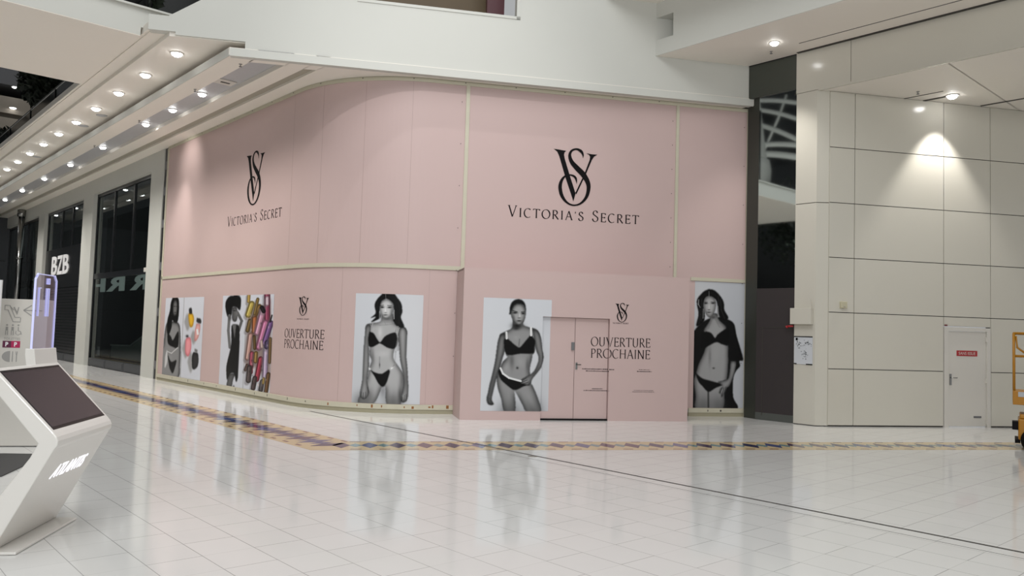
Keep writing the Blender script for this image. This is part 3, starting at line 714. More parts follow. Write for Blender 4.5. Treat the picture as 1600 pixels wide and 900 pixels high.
A.spot(276, 175, 6, 20, .92, .6); A.spot(277, 194, 11, 4, .3, .7); A.spot(276, 210, 17, 5, .22, .9); A.spot(276, 222, 14, 4, .8, .4)
A.fill([(255, 54), (332, 54), (365, 88), (392, 130), (398, 190), (388, 232), (412, 297), (368, 297), (332, 255), (336, 205), (334, 135), (310, 104), (280, 92), (250, 108), (238, 135), (232, 180), (240, 225), (205, 250), (168, 262), (205, 222), (163, 232), (203, 198), (196, 150), (200, 118), (224, 82)], .045, .02, 8)
A.line([(278, 58), (279, 98)], 3, .6, 2, .8); A.line([(371, 110), (382, 200), (372, 270)], 5, .16, 5, .5); A.line([(218, 110), (212, 180)], 4, .18, 5, .5)
A.line([(232, 185), (231, 235)], 4, .7, 2); A.line([(340, 175), (339, 240)], 4, .75, 2)
A.line([(183, 262), (166, 335)], 7, .5, 2); A.line([(183, 262), (166, 335)], 2, .85, 2); A.line([(366, 298), (348, 345)], 13, .5, 2); A.line([(362, 304), (352, 340)], 3, .85, 2)
A.fill([(155, 334), (186, 345), (206, 376), (230, 410), (246, 402), (270, 370), (310, 348), (350, 343), (360, 385), (350, 438), (335, 458), (290, 450), (238, 420), (214, 428), (180, 445), (154, 441), (146, 390)], .035, rnd=True)
A.fill([(158, 612), (200, 636), (250, 642), (306, 610), (292, 680), (272, 724), (250, 736), (224, 716), (192, 660)], .035)
A.line([(150, 600), (162, 616)], 6, .6, 2); A.spot(157, 608, 9, 9, .95, .9); A.line([(305, 612), (352, 565)], 8, .55, 2); A.spot(320, 600, 16, 8, .95, .9, -.7)
poster('advertising_poster', HP, *[HS(553, 540)[0], HS(659, 540)[0]], .19, 2.46, A, 'black and white poster of a long-haired woman in black lingerie, left of the entrance box')

# B: woman with hair tied back
Bp = Paint([(70, 42), (555, 62), (530, 845), (45, 845)], 160, 260)
Bp.spot(100, 500, 300, 500, .84, .3); Bp.spot(520, 700, 200, 300, .72, .3)
Bp.body([[(160, 600), (170, 680), (195, 760), (218, 850), (292, 850), (289, 700), (300, 680), (250, 640)], [(280, 690), (310, 735), (345, 800), (378, 850), (478, 850), (458, 770), (428, 690), (400, 650), (330, 650)],
  [(250, 440), (236, 470), (206, 500), (186, 545), (165, 600), (170, 640), (240, 692), (300, 697), (380, 682), (405, 655), (400, 600), (397, 540), (412, 440), (330, 400)],
  [(276, 200), (272, 258), (215, 290), (185, 308), (190, 345), (215, 355), (225, 420), (250, 465), (415, 450), (437, 360), (470, 350), (467, 300), (440, 268), (400, 257), (352, 238), (348, 200)]], .56, .18, 20)
Bp.spot(250, 850, 90, 80, .2, .5); Bp.spot(430, 850, 70, 90, .2, .5)
Bp.spot(400, 760, 22, 80, .6, .5, -.5); Bp.spot(225, 740, 22, 80, .5, .4, -.2)
Bp.fill([(188, 308), (172, 350), (160, 430), (150, 500), (130, 590), (112, 660), (100, 720), (90, 760), (100, 796), (125, 805), (142, 796), (127, 765), (135, 720), (160, 620), (186, 540), (202, 480), (217, 430), (225, 350), (222, 295)], .48, .16, 16)
Bp.fill([(415, 262), (452, 280), (476, 330), (487, 400), (500, 460), (487, 520), (452, 572), (412, 622), (392, 665), (328, 657), (335, 625), (375, 600), (420, 572), (448, 520), (460, 470), (440, 410), (430, 350)], .52, .2, 16)
for a, b in (((338, 632), (372, 612)), ((336, 644), (380, 626)), ((345, 656), (388, 640))): Bp.line([a, b], 3, .16, 2)
for a, b in (((100, 750), (108, 795)), ((112, 755), (120, 800)), ((122, 770), (134, 796))): Bp.line([a, b], 3, .14, 2)
Bp.spot(270, 490, 18, 60, .30, .6); Bp.spot(330, 500, 30, 40, .66, .4); Bp.spot(309, 542, 9, 9, .16, .9); Bp.spot(230, 540, 26, 30, .66, .35); Bp.spot(380, 520, 12, 50, .3, .5)
Bp.line([(325, 340), (320, 385)], 5, .25, 5, .6); Bp.spot(300, 330, 24, 20, .66, .4)
Bp.spot(308, 244, 40, 24, .06, .95); Bp.spot(300, 262, 24, 14, .12, .7)
Bp.fill([(268, 130), (288, 95), (320, 86), (352, 98), (369, 140), (363, 195), (346, 225), (322, 238), (296, 228), (275, 200), (264, 165)], .62, .26, 16)
Bp.spot(293, 152, 17, 7, .04, .95); Bp.spot(350, 157, 13, 7, .04, .95); Bp.line([(276, 136), (308, 146)], 5, .1, 3, .85); Bp.line([(338, 147), (362, 145)], 5, .1, 3, .85)
Bp.spot(326, 172, 6, 20, .85, .6); Bp.spot(323, 189, 12, 4, .2, .7); Bp.spot(322, 209, 18, 6, .14, .9); Bp.spot(282, 190, 10, 26, .3, .5); Bp.spot(322, 226, 14, 5, .66, .5)
Bp.fill([(254, 152), (256, 118), (265, 88), (286, 64), (318, 56), (348, 66), (366, 95), (371, 150), (362, 118), (350, 98), (320, 88), (290, 98), (272, 130), (262, 162), (250, 160)], .04, rnd=True)
Bp.fill([(215, 345), (235, 333), (285, 375), (320, 398), (340, 385), (400, 314), (415, 320), (436, 355), (428, 400), (420, 438), (330, 441), (250, 452), (220, 422)], .035)
Bp.line([(231, 292), (233, 334)], 15, .88, 2); Bp.line([(227, 292), (229, 334)], 2, .5, 2); Bp.line([(406, 258), (407, 312)], 14, .88, 2)
Bp.fill([(172, 568), (190, 545), (215, 592), (270, 622), (335, 637), (330, 650), (372, 660), (350, 672), (290, 697), (240, 667), (190, 620)], .035)
Bp.line([(190, 545), (207, 582), (250, 612), (333, 634)], 14, .86, 2)
def BTd(a, b, d=0.0): return FB(a, b, d-.0655 if (1.63 < a < 3.05 and b < 2.08) else d)
poster('advertising_poster', BTd, .405, 1.805, .18, 2.42, Bp, 'black and white poster of a woman with tied-back hair, overlapping the pink double doors', .003)

# C: woman in an open black robe
Cp = Paint([(32, 15), (350, 28), (345, 832), (25, 832)], 130, 280, (.74, .75, .77))
Cp.spot(60, 100, 100, 200, .80, .4)
Cp.fill([(30, 335), (60, 300), (110, 262), (180, 245), (240, 260), (282, 290), (300, 370), (342, 515), (318, 527), (322, 562), (298, 592), (280, 640), (280, 760), (297, 840), (20, 840), (20, 450)], .07, .05, 8)
Cp.body([[(105, 425), (90, 480), (58, 550), (42, 610), (30, 660), (42, 760), (48, 840), (212, 840), (226, 720), (242, 640), (248, 560), (248, 480), (242, 418), (170, 395)],
  [(108, 300), (88, 338), (110, 420), (240, 410), (235, 325), (228, 300), (185, 262), (175, 225), (125, 225), (130, 262)]], .62, .24, 18)
Cp.spot(90, 830, 70, 80, .25, .5); Cp.spot(190, 830, 50, 80, .25, .5)
Cp.line([(122, 720), (124, 835)], 8, .1, 5, .85); Cp.spot(165, 490, 24, 60, .66, .4); Cp.spot(130, 500, 10, 70, .34, .4); Cp.spot(155, 576, 8, 6, .2, .8)
Cp.line([(140, 262), (120, 320)], 4, .4, 5, .5); Cp.line([(165, 262), (190, 310)], 4, .4, 5, .5)
Cp.fill([(78, 345), (110, 341), (140, 352), (162, 381), (180, 358), (232, 321), (252, 330), (250, 422), (210, 422), (172, 408), (130, 427), (95, 447), (72, 440)], .05)
Cp.fill([(38, 603), (80, 640), (130, 656), (190, 669), (232, 650), (215, 682), (170, 702), (124, 728), (90, 697), (58, 660)], .06)
Cp.fill([(262, 530), (297, 532), (292, 590), (277, 640), (256, 690), (240, 702), (224, 742), (206, 764), (204, 742), (190, 735), (198, 706), (213, 690), (183, 664), (222, 654), (250, 635)], .58, .3, 10)
for a, b in (((222, 700), (208, 755)), ((212, 700), (196, 732)), ((234, 695), (222, 740))): Cp.line([a, b], 3, .15, 2)
Cp.fill([(122, 66), (157, 75), (192, 110), (215, 150), (220, 200), (246, 252), (215, 268), (188, 240), (178, 180), (165, 135), (125, 115), (98, 125), (88, 170), (96, 240), (84, 285), (42, 305), (56, 230), (46, 170), (48, 130), (85, 84)], .05, .03, 8)
Cp.spot(150, 248, 18, 12, .22, .7)
Cp.fill([(90, 150), (100, 120), (125, 111), (152, 122), (167, 160), (158, 210), (140, 243), (120, 248), (99, 220), (87, 180)], .68, .36, 12)
Cp.spot(102, 158, 12, 5, .05, .95); Cp.spot(147, 157, 13, 5, .05, .95); Cp.spot(123, 182, 4, 20, .85, .6); Cp.spot(122, 200, 9, 4, .25, .8); Cp.spot(122, 216, 14, 5, .2, .9); Cp.line([(90, 150), (112, 150)], 3, .15, 2, .8); Cp.line([(134, 148), (162, 150)], 3, .15, 2, .8)
Cp.line([(86, 195), (85, 255)], 5, .5, 2); Cp.line([(178, 178), (180, 245)], 7, .5, 2); Cp.line([(121, 80), (122, 112)], 3, .5, 2); Cp.line([(56, 135), (54, 165), (66, 185)], 4, .7, 2)
for P_ in ([(60, 150), (66, 230), (58, 290)], [(76, 130), (78, 210), (72, 270)], [(195, 130), (200, 200), (222, 255)], [(180, 110), (186, 170)]): Cp.line(P_, 3, .24, 4, .7)
poster('advertising_poster', lambda a, b, d=0.0: HP(ft(a), b, d), 5.66, 6.885, .188, 3.02, Cp, 'black and white poster of a woman in an open black robe')

# D and E: double posters in the corridor part
D1 = Paint([(65, 58), (382, 48), (340, 752), (35, 700)], 150, 170, (.82, .83, .86))
D1.fill([(112, 262), (75, 270), (57, 350), (46, 480), (38, 600), (36, 705), (60, 712), (168, 728), (182, 600), (187, 480), (182, 320), (168, 275), (140, 258)], .55, .2, 12, rnd=True)
D1.fill([(60, 560), (76, 500), (80, 590), (58, 650)], .8, soft=2)
D1.fill([(120, 57), (160, 55), (173, 90), (171, 200), (158, 268), (135, 268), (118, 250), (112, 310), (92, 365), (74, 345), (78, 250), (98, 170), (106, 100)], .05)
D1.fill([(128, 85), (150, 76), (160, 120), (155, 190), (138, 215), (122, 180)], .45, .2, 8); D1.spot(135, 130, 8, 4, .05, .9); D1.spot(153, 132, 6, 4, .05, .9); D1.spot(142, 182, 8, 4, .1, .9)
D1.fill([(78, 350), (108, 390), (124, 420), (166, 343), (170, 420), (160, 482), (125, 475), (84, 445)], .07); D1.fill([(82, 535), (110, 600), (152, 585), (136, 660), (120, 692), (95, 640)], .08)
D1.line([(78, 512), (112, 528), (162, 482)], 9, .75, 2); D1.spot(110, 560, 12, 18, .6, .5)
D1.line([(217, 52), (184, 728)], 4, .62, 2)
for sx_, sy_, a_, b_ in ((242, 265, 26, 75), (225, 490, 26, 80), (265, 600, 24, 90), (290, 395, 24, 60)): D1.fill([(sx_-a_, sy_), (sx_, sy_-b_), (sx_+a_, sy_), (sx_, sy_+b_)], .62, soft=4)
D1.fill([(250, 190), (282, 190), (296, 240), (284, 300), (262, 303), (252, 250)], (.90, .72, .22), (.7, .5, .1), 8); D1.fill([(255, 150), (276, 145), (280, 192), (258, 192)], .15)
D1.fill([(315, 280), (347, 290), (330, 395), (298, 425), (303, 340)], (.90, .70, .68), (.75, .5, .48), 8); D1.fill([(320, 230), (351, 240), (351, 277), (318, 264)], .18); D1.line([(322, 330), (326, 365)], 16, .9, 2)
D1.fill([(232, 400), (266, 400), (272, 480), (252, 550), (225, 530), (224, 440)], (.93, .62, .64), (.8, .42, .46), 8); D1.spot(240, 385, 12, 12, .12, .95)
D1.fill([(288, 520), (326, 530), (326, 620), (302, 657), (280, 650), (278, 560)], .2, .08, 8); D1.fill([(300, 488), (322, 500), (318, 520), (300, 512)], .45)
sA, sB = HS(316, 530)[0], HS(256, 530)[0]
poster('advertising_poster', HP, sB, sA, .19, 2.44, D1, 'double poster of a long-haired woman beside four perfume bottles')
E1 = Paint([(537, 42), (965, 28), (925, 860), (495, 775)], 170, 190, (.80, .81, .84))
E1.fill([(600, 44), (670, 42), (686, 90), (675, 160), (650, 140), (615, 135), (605, 200), (576, 220), (558, 160), (556, 100), (576, 60)], .06, rnd=True)
E1.fill([(612, 138), (645, 138), (657, 190), (645, 250), (612, 240)], .36, .15, 8); E1.spot(630, 165, 14, 4, .05, .9)
E1.line([(588, 205), (578, 330), (590, 470)], 22, .42, 3); E1.line([(655, 180), (690, 250), (665, 330)], 22, .36, 3); E1.spot(592, 225, 14, 22, .25, .8); E1.spot(648, 190, 12, 30, .5, .6)
E1.fill([(604, 290), (622, 280), (648, 280), (668, 300), (672, 400), (662, 600), (656, 720), (640, 757), (625, 690), (592, 690), (565, 742), (560, 640), (575, 560), (600, 450)], .10, .07, 8)
E1.fill([(612, 280), (645, 280), (630, 400)], .4, soft=2, rnd=False)
E1.fill([(585, 690), (632, 690), (615, 740), (600, 802), (560, 792)], .36, .15, 8); E1.spot(620, 800, 8, 14, .2, .8)
E1.line([(735, 38), (697, 822)], 4, .6, 2)
rnG = np.random.RandomState(5)
E1.fill([(742, 150), (800, 110), (860, 130), (935, 60), (938, 300), (930, 700), (905, 845), (860, 700), (800, 640), (740, 640), (712, 600), (735, 300)], (.50, .40, .36), soft=8, al=.75, rnd=False)
tubes = [((790, 230), (840, 130), 40, (.55, .38, .14)), ((752, 35), (748, 90), 26, (.78, .6, .2)), ((745, 200), (775, 110), 52, (.80, .68, .25)), ((740, 330), (760, 250), 36, (.48, .36, .14)), ((795, 340), (800, 230), 46, (.74, .38, .16)), ((800, 190), (826, 70), 26, (.55, .42, .16)), ((905, 240), (905, 35), 52, (.62, .20, .34)), ((905, 60), (905, 110), 30, (.90, .75, .82)), ((820, 350), (870, 160), 52, (.86, .55, .68)), ((835, 470), (890, 270), 60, (.86, .42, .62)), ((880, 440), (935, 270), 48, (.48, .30, .58)), ((930, 260), (945, 205), 10, (.1, .08, .1)), ((875, 170), (862, 140), 36, (.12, .08, .1)), ((738, 560), (765, 370), 46, (.82, .58, .52)), ((735, 620), (720, 660), 26, (.35, .22, .16)), ((765, 680), (775, 520), 38, (.72, .24, .34)), ((800, 480), (795, 380), 26, (.42, .30, .12)), ((815, 740), (850, 570), 46, (.72, .16, .26)), ((885, 720), (895, 480), 46, (.76, .64, .82)), ((860, 470), (855, 420), 24, (.86, .70, .64)), ((900, 470), (905, 430), 40, (.28, .20, .40)), ((805, 590), (810, 520), 34, (.62, .46, .18)), ((925, 600), (932, 400), 26, (.50, .36, .18)), ((745, 750), (755, 640), 44, (.34, .28, .27)), ((785, 815), (800, 730), 40, (.32, .24, .24)), ((850, 830), (862, 760), 40, (.32, .28, .28)), ((895, 845), (915, 700), 36, (.46, .30, .14)), ((870, 775), (875, 735), 20, (.70, .55, .2))]
for a, b, w_, c in tubes:
    gm = sum(c)/3; c = tuple((gm+(v-gm)*.72)*.95 for v in c)
    E1.line([(a[0]-14, a[1]+18), (b[0]-14, b[1]+18)], w_, (.45, .43, .44), 6, .5)
    E1.line([a, b], w_, tuple(v*.6 for v in c), 3); E1.line([a, b], w_*.5, c, 6)
    E1.line([(a[0]-w_*.15, a[1]), (b[0]-w_*.15, b[1])], w_*.12, tuple(min(1, v*1.3+.15) for v in c), 3, .7)
for _ in range(26): E1.spot(rnG.uniform(735, 930), rnG.uniform(80, 800), 6, 10, tuple(rnG.choice([.1, .9])*np.array((1, .9, .85))), .45)
sA, sB = HS(425, 540)[0], HS(345, 540)[0]
poster('advertising_poster', HP, sB, sA, .19, 2.45, E1, 'double poster of a curly-haired woman beside a heap of coloured cosmetic tubes')

# ------------------------------------------------------------------ vinyl logos and lettering
def decal(name, T, label, cat, fn, origin, m=M_text):
    x = MB(); fn(x); return x.build(name, m, None, label=label, cat=cat, origin=origin)
HF = lambda a, b, d=0.0: HP(ft(a), b, d+.002)
t = thing('brand_sign', HF(2.79, 5.2), 'large black VS monogram over the name on the front upper hoarding, above the entrance box', 'sign')
x = MB(); monogram(x, HF, 2.79, 5.185, 1.285, .99, 0); x.build('monogram', M_black, t)
for pw in (0, 1):
    x = MB(); serif_text(x, HF, "VICTORIA'S SECRET", 1.315, 4.285, 4.225, .245, small=.80, gap=.2, space=.62, part=pw); x.build('name_word', M_text, t)
s0, z0 = HS(398, 278); sl_ = HS(356, 340)[0]; sr_ = HS(440, 330)[0]
t = thing('brand_sign', HP(s0, z0), 'black VS monogram over the name on the upper hoarding beside the corridor', 'sign')
zc_ = (HS(398, 236)[1]+HS(398, 320)[1])/2; hh_ = HS(398, 236)[1]-HS(398, 320)[1]; ww_ = HS(413, 278)[0]-HS(385, 278)[0]
HPo = lambda a, b, d=0.0: HP(a, b, d+.002)
x = MB(); monogram(x, HPo, s0, zc_, hh_, ww_, 0); x.build('monogram', M_black, t)
zt_ = HS(398, 338)[1]
for pw in (0, 1):
    x = MB(); serif_text(x, HPo, "VICTORIA'S SECRET", sl_, sr_, zt_-.13, .26, small=.80, gap=.2, space=.62, part=pw); x.build('name_word', M_text, t)
t = thing('opening_notice', HP(HS(475, 500)[0], 2), 'small monogram above the words OUVERTURE PROCHAINE on the curved lower hoarding', 'sign')
sc_ = HS(474, 480)[0]
x = MB(); monogram(x, HPo, sc_, (HS(474, 463)[1]+HS(474, 493)[1])/2, HS(474, 463)[1]-HS(474, 493)[1], HS(482, 480)[0]-HS(466, 480)[0], 0); x.build('monogram', M_black, t)
zb_ = HS(474, 498)[1]
for pw in (0, 1):
    x = MB(); serif_text(x, HPo, "VICTORIA'S SECRET", HS(464, 498)[0], HS(483, 498)[0], zb_-.02, .03, small=.85, gap=.25, space=.6, thick=.2, thin=.1, part=pw); x.build('small_name_word', M_text, t)
for wd, pa, pb in (('OUVERTURE', (445, 528.5), (507, 528)), ('PROCHAINE', (445, 545), (506, 545.5))):
    zc = HS(475, 521.5 if wd[0] == 'O' else 538.5)[1]; x = MB(); serif_text(x, HPo, wd, HS(pa[0], 521)[0], HS(pb[0], 521)[0], zc-.095, .19, big_first=False, gap=.12, thick=.12, thin=.05); x.build('word', M_text, t)
BTt = lambda a, b, d=0.0: BTd(a, b, d+.002)
t = thing('opening_notice', FB(3.3, 1.9, 0), 'small monogram above the words OUVERTURE PROCHAINE beside and across the pink double doors', 'sign')
x = MB(); monogram(x, BTt, 3.305, 2.22, .40, .30, 0); x.build('monogram', M_black, t)
for pw in (0, 1):
    x = MB(); serif_text(x, BTt, "VICTORIA'S SECRET", 3.11, 3.45, 1.985, .03, small=.85, gap=.25, space=.6, thick=.2, thin=.1, part=pw); x.build('small_name_word', M_text, t)
x = MB(); serif_text(x, BTt, 'OUVERTURE', 2.675, 3.935, 1.515, .185, big_first=False, gap=.12, thick=.12, thin=.045); x.build('word', M_text, t)
x = MB(); serif_text(x, BTt, 'PROCHAINE', 2.675, 3.935, 1.275, .185, big_first=False, gap=.12, thick=.12, thin=.045); x.build('word', M_text, t)
def dashes(mb, T, x0, x1, y, h_, seed):
    r = random.Random(seed); x_ = x0
    while x_ < x1:
        w2 = r.uniform(.012, .03)
        mb.box(T, (x_, y, 0), (min(x_+w2, x1), y+h_*r.uniform(.7, 1), .001)); x_ += w2+r.uniform(.006, .016)
t = thing('small_print', FB(2.8, .9, 0), 'tiny lines of dark print across the right pink door leaf and its jamb', 'lettering')
x = MB(); dashes(x, BTt, 2.50, 3.16, 1.035, .022, 1); x.build('print_line', M_text, t)
x = MB(); dashes(x, BTt, 2.58, 3.05, .995, .018, 2); x.build('print_line', M_text, t)
x = MB(); dashes(x, BTt, 2.72, 2.95, .635, .02, 3); x.build('print_line', M_text, t)
x = MB(); dashes(x, BTt, 2.54, 3.06, .60, .018, 4); x.build('print_line', M_text, t)
t = thing('small_print', FB(3.8, .9, 0), 'tiny lines of dark print on the pink wall right of the doors', 'lettering')
x = MB(); dashes(x, BTt, 3.70, 3.94, 1.05, .012, 5); x.build('print_line', M_text, t)
x = MB(); dashes(x, BTt, 3.66, 3.98, 1.01, .02, 6); x.build('print_line', M_text, t)
x = MB(); dashes(x, BTt, 3.60, 4.02, .625, .010, 7); x.build('print_line', M_text, t)
x = MB(); dashes(x, BTt, 3.57, 4.05, .595, .010, 8); x.build('print_line', M_text, t)

# ------------------------------------------------------------------ information kiosk
kw = Vector((.56286, .82655, 0)); kd = Vector((.82655, -.56286, 0)); KA = Vector((1.287, 6.801, 0)); KW = 1.103
KT = lambda d, z, a=0.0: KA+kd*d+UP*z+kw*a             # profile (d, z), a along the width
ki = thing('information_kiosk', KT(-.2, 0, .55), 'white folded-sheet information kiosk with a dark slanted screen and glowing lettering', 'kiosk')
x = MB(); x.prism(KT, [(-.62, .002), (0, .002), (0, .022), (-.62, .022)], 0, KW); x.build('base_plate', M_kiosk, ki, bevel=.006)
prof = [(-.17, .022), (.222, .775), (.241, .80), (.244, .835), (.232, .864), (.21, .893), (-.235, 1.365), (-.30, 1.30), (.105, .815), (.055, .71), (-.42, .022)]
x = MB(); x.prism(KT, prof[::-1], .0, KW)
x.build('body', M_kiosk, ki, bevel=.008)
tl = Vector((-.452, .452*1.13))
def KS(a, b, d=0.0):      # screen plane: a along width, b up the slope, d outwards
    import math as _m
    o = (.212, .890); ux = (-.6863, .7273); nx_ = (.7273, .6863)
    return KT(o[0]+ux[0]*b+nx_[0]*d, o[1]+ux[1]*b+nx_[1]*d, a)
x = MB(); x.box(KS, (.04, .03, -.01), (KW-.04, .62, .002)); x.build('screen_bezel', M_scrframe, ki)
x = MB(); x.box(KS, (.055, .055, .0), (KW-.058, .597, .0035)); x.build('screen', M_screen, ki)
def KL(a, b, d=0.0):      # leg front plane: a along width, b up the slope
    o = (-.17, .022); ux = (.460, .888); nx_ = (.888, -.460)
    return KT(o[0]+ux[0]*b+nx_[0]*d, o[1]+ux[1]*b+nx_[1]*d, a)
x = MB(); add_text(x, KL, 'ATLANTIS', .60, .60, .62, .12, d=.002, thick=.003, bold=.0, shear=.35, spacing=1.05); x.build('glowing_lettering', M_glow, ki)
# raised neck and acrylic panel at the far end of the top edge
x = MB(); x.prism(KT, [(-.235, 1.355), (-.255, 1.49), (-.325, 1.49), (-.325, 1.44), (-.30, 1.29)][::-1], .68, KW); x.build('neck', M_kiosk, ki, bevel=.006)
def mat_acr():
    m = bpy.data.materials.new('clear acrylic'); m.use_nodes = True; nt = m.node_tree; nt.nodes.clear()
    o = nt.nodes.new('ShaderNodeOutputMaterial'); mx = nt.nodes.new('ShaderNodeMixShader'); mx.inputs[0].default_value = .12
    a = nt.nodes.new('ShaderNodeBsdfTransparent'); a.inputs[0].default_value = (.82, .80, .88, 1); g = nt.nodes.new('ShaderNodeBsdfGlossy'); g.inputs[1].default_value = .05
    nt.links.new(a.outputs[0], mx.inputs[1]); nt.links.new(g.outputs[0], mx.inputs[2]); nt.links.new(mx.outputs[0], o.inputs[0]); return m
M_acr = mat_acr(); M_edge = mat('lit acrylic edge', 'C9CCF5', .3, emit='C9CCFF', es=.3)
KP = lambda a, b, d=0.0: KT(-.285-d, 1.49+b, KW-.405+a) # panel coordinates: a 0..0.4 along width, b up
x = MB(); x.prism(KP, [(0, 0), (.40, 0), (.40, .57), (.385, .61), (.35, .625), (.05, .625), (.015, .61), (0, .57)], -.006, .006); x.build('acrylic_panel', M_acr, ki)
x = MB()
x.box(KP, (-.002, 0, -.008), (.003, .58, .008)); x.box(KP, (.397, 0, -.008), (.402, .58, .008)); x.box(KP, (.04, .621, -.008), (.36, .628, .008)); x.prism(KP, [(.396, .575), (.404, .578), (.36, .630), (.352, .622)], -.008, .008); x.prism(KP, [(.004, .575), (-.004, .578), (.04, .630), (.048, .622)], -.008, .008)
for a_ in (.07, .22):
    w2, lo, hi = .035, .27, .505
    if a_ == .22:
        x.box(KP, (a_, lo, -.009), (a_+.006, hi, .009)); x.box(KP, (a_+w2, lo, -.009), (a_+w2+.006, hi, .009)); x.box(KP, (a_, hi, -.009), (a_+w2+.006, hi+.006, .009)); x.box(KP, (a_, .545, -.009), (a_+w2, .551, .009)); x.box(KP, (a_, .59, -.009), (a_+w2, .596, .009)); x.box(KP, (a_, .545, -.009), (a_+.005, .596, .009)); x.box(KP, (a_+w2, .545, -.009), (a_+w2+.005, .596, .009))
    else:
        x.box(KP, (a_, lo, -.009), (a_+.006, hi, .009)); x.box(KP, (a_, hi, -.009), (a_+w2, hi+.006, .009))
x.build('lit_edge', M_edge, ki)

# ------------------------------------------------------------------ wayfinding board and mat
TO = frame((2.53, 12.32, 0), DF, NF)
wf = thing('wayfinding_board', TO(-1, 0), 'tall white wayfinding board with arrow and pictograms behind the kiosk', 'sign')
x = MB(); x.box(TO, (-2.6, 0.01, -.25), (0.0, 1.99, 0)); x.build('panel', M_sign, wf, bevel=.004)
x = MB()
def tl_(pts, w_=.012): ribbon(x, lambda a, b, d=0: TO(a, b, .002), pts, [w_]*len(pts))
for sg in (1, -1): tl_([(-.30, 1.84), (-.20, 1.84+.07*sg)], .014)
tl_([(-.30, 1.84), (-.07, 1.84)], .014)
x.build('arrow', M_grey, wf)
x = MB()
tl_([(-.53, 1.90), (-.47, 1.90), (-.40, 1.74), (-.34, 1.74)]); tl_([(-.53, 1.90), (-.53, 1.84), (-.49, 1.84), (-.42, 1.68), (-.33, 1.68), (-.33, 1.74)]); tl_([(-.42, 1.88), (-.38, 1.80)], .02); tl_([(-.36, 1.88), (-.38, 1.78)], .015); tl_([(-.46, 1.88), (-.42, 1.84)], .012)
x.build('escalator_pictogram', M_grey, wf)
x = MB()
for cx in (-.49, -.42, -.35):
    x.prism(lambda a, b, d=0: TO(a, b, d), [(cx+.012*math.cos(a), 1.635+.012*math.sin(a)) for a in np.linspace(0, 2*PI, 9)[:-1]], 0, .003)
    if cx < -.36: tl_([(cx, 1.61), (cx, 1.56)], .03); tl_([(cx-.012, 1.56), (cx-.012, 1.50)], .01); tl_([(cx+.012, 1.56), (cx+.012, 1.50)], .01)
    else: tl_([(cx, 1.61), (cx, 1.56), (cx+.03, 1.55), (cx+.04, 1.51)], .012); tl_([(cx-.025, 1.56), (cx-.03, 1.52), (cx, 1.50), (cx+.03, 1.52)], .008)
x.build('toilet_pictogram', M_grey, wf)
x = MB(); add_text(x, TO, 'TOILETTES', -.42, 1.45, .20, .032, d=.002); x.build('lettering', M_grey, wf)
x = MB(); x.box(TO, (-.53, 1.33, 0), (-.425, 1.42, .003), 1); x.box(TO, (-.425, 1.33, 0), (-.315, 1.42, .003), 2)
for cx in (-.477, -.37): add_text(x, TO, 'P', cx, 1.375, .035, .06, 0, d=.005, bold=.03)
x.build('parking_plate', [mat('white print', 'F0F0F0', .4), mat('dark magenta print', '5E2340', .4), mat('magenta print', 'B02455', .4)], wf)
x = MB(); pl_ = [( -.43, 1.28)]+[(-.43-.10*math.sin(a), 1.21+.075*math.cos(a)) for a in np.linspace(0, PI, 12)]
x.prism(TO, pl_[1:], 0, .002); tl_([(-.40, 1.28), (-.40, 1.14)], .012); tl_([(-.345, 1.28), (-.35, 1.22), (-.35, 1.14)], .012); tl_([(-.365, 1.28), (-.355, 1.23)], .006)
x.build('cutlery_pictogram', M_grey, wf)
# board further left whose edge just shows
t = thing('notice_board', (2.02-.62, 12.0, 0), 'white notice board edge with a red stripe at the left border of the picture', 'sign')
TB = frame((1.93, 12.05, 0), DF, NF)
x = MB(); x.box(TB, (-.8, 1.60, -.03), (.0, 2.22, 0)); x.build('board', mat('white board', 'E4E4E4', .4), t)
x = MB(); x.box(TB, (-.8, 1.70, 0), (.0, 1.72, .003)); x.box(TB, (-.8, 1.86, 0), (-.01, 1.865, .003), 1); x.build('stripe', [M_red, M_grey], t)
x = MB(); x.box(TB, (-.45, 0, -.03), (-.40, 1.6, 0)); x.build('pole', M_grey, t)
x = MB(); P = [(-.5, 13.0), (2.05, 11.85), (2.36, 11.62), (2.30, 11.2), (1.75, 10.2), (-.5, 10.0)]
x.prism(lambda a, b, d: Vector((a, b, d)), P[::-1], .001, .012); x.build('floor_mat', M_mat, None, label='dark grey floor mat lying before the white wayfinding board', cat='mat')

# ------------------------------------------------------------------ column furniture and wall devices
t = thing('column_box', (15.74, 8.33, 2.1), 'cream sheet-metal box fixed to the white column above the map poster', 'box')
x = MB(); x.abox((15.64, 8.10, 2.10), (15.748, 8.57, 2.44)); x.build('casing', M_panel, t, bevel=.004)
x = MB(); x.prism(lambda a, b, d: Vector((15.70-d, a, b)), [(8.12, 2.44), (8.30, 2.44), (8.14, 2.62)], 0, .004); x.build('leaflet', M_panel, t)
t = thing('red_handle', (15.7, 8.62, 2.03), 'small red handle poking out from under the cream column box', 'handle bar')
x = MB(); x.tube([(15.70, 8.53, 2.06), (15.70, 8.66, 2.05)], .022, 10); x.tube([(15.70, 8.66, 2.05), (15.70, 8.68, 2.03)], .03, 10); x.build('grip', M_red, t)
t = thing('map_poster', (15.74, 8.31, 1.25), 'white mall map with grey floor plans hung on the column below the cream box', 'poster')
TC = AX(15.745)
x = MB(); x.box(TC, (8.11, 1.26, 0), (8.52, 1.85, .006)); x.build('sheet', mat('white print sheet', 'C9CCD0', .3), t)
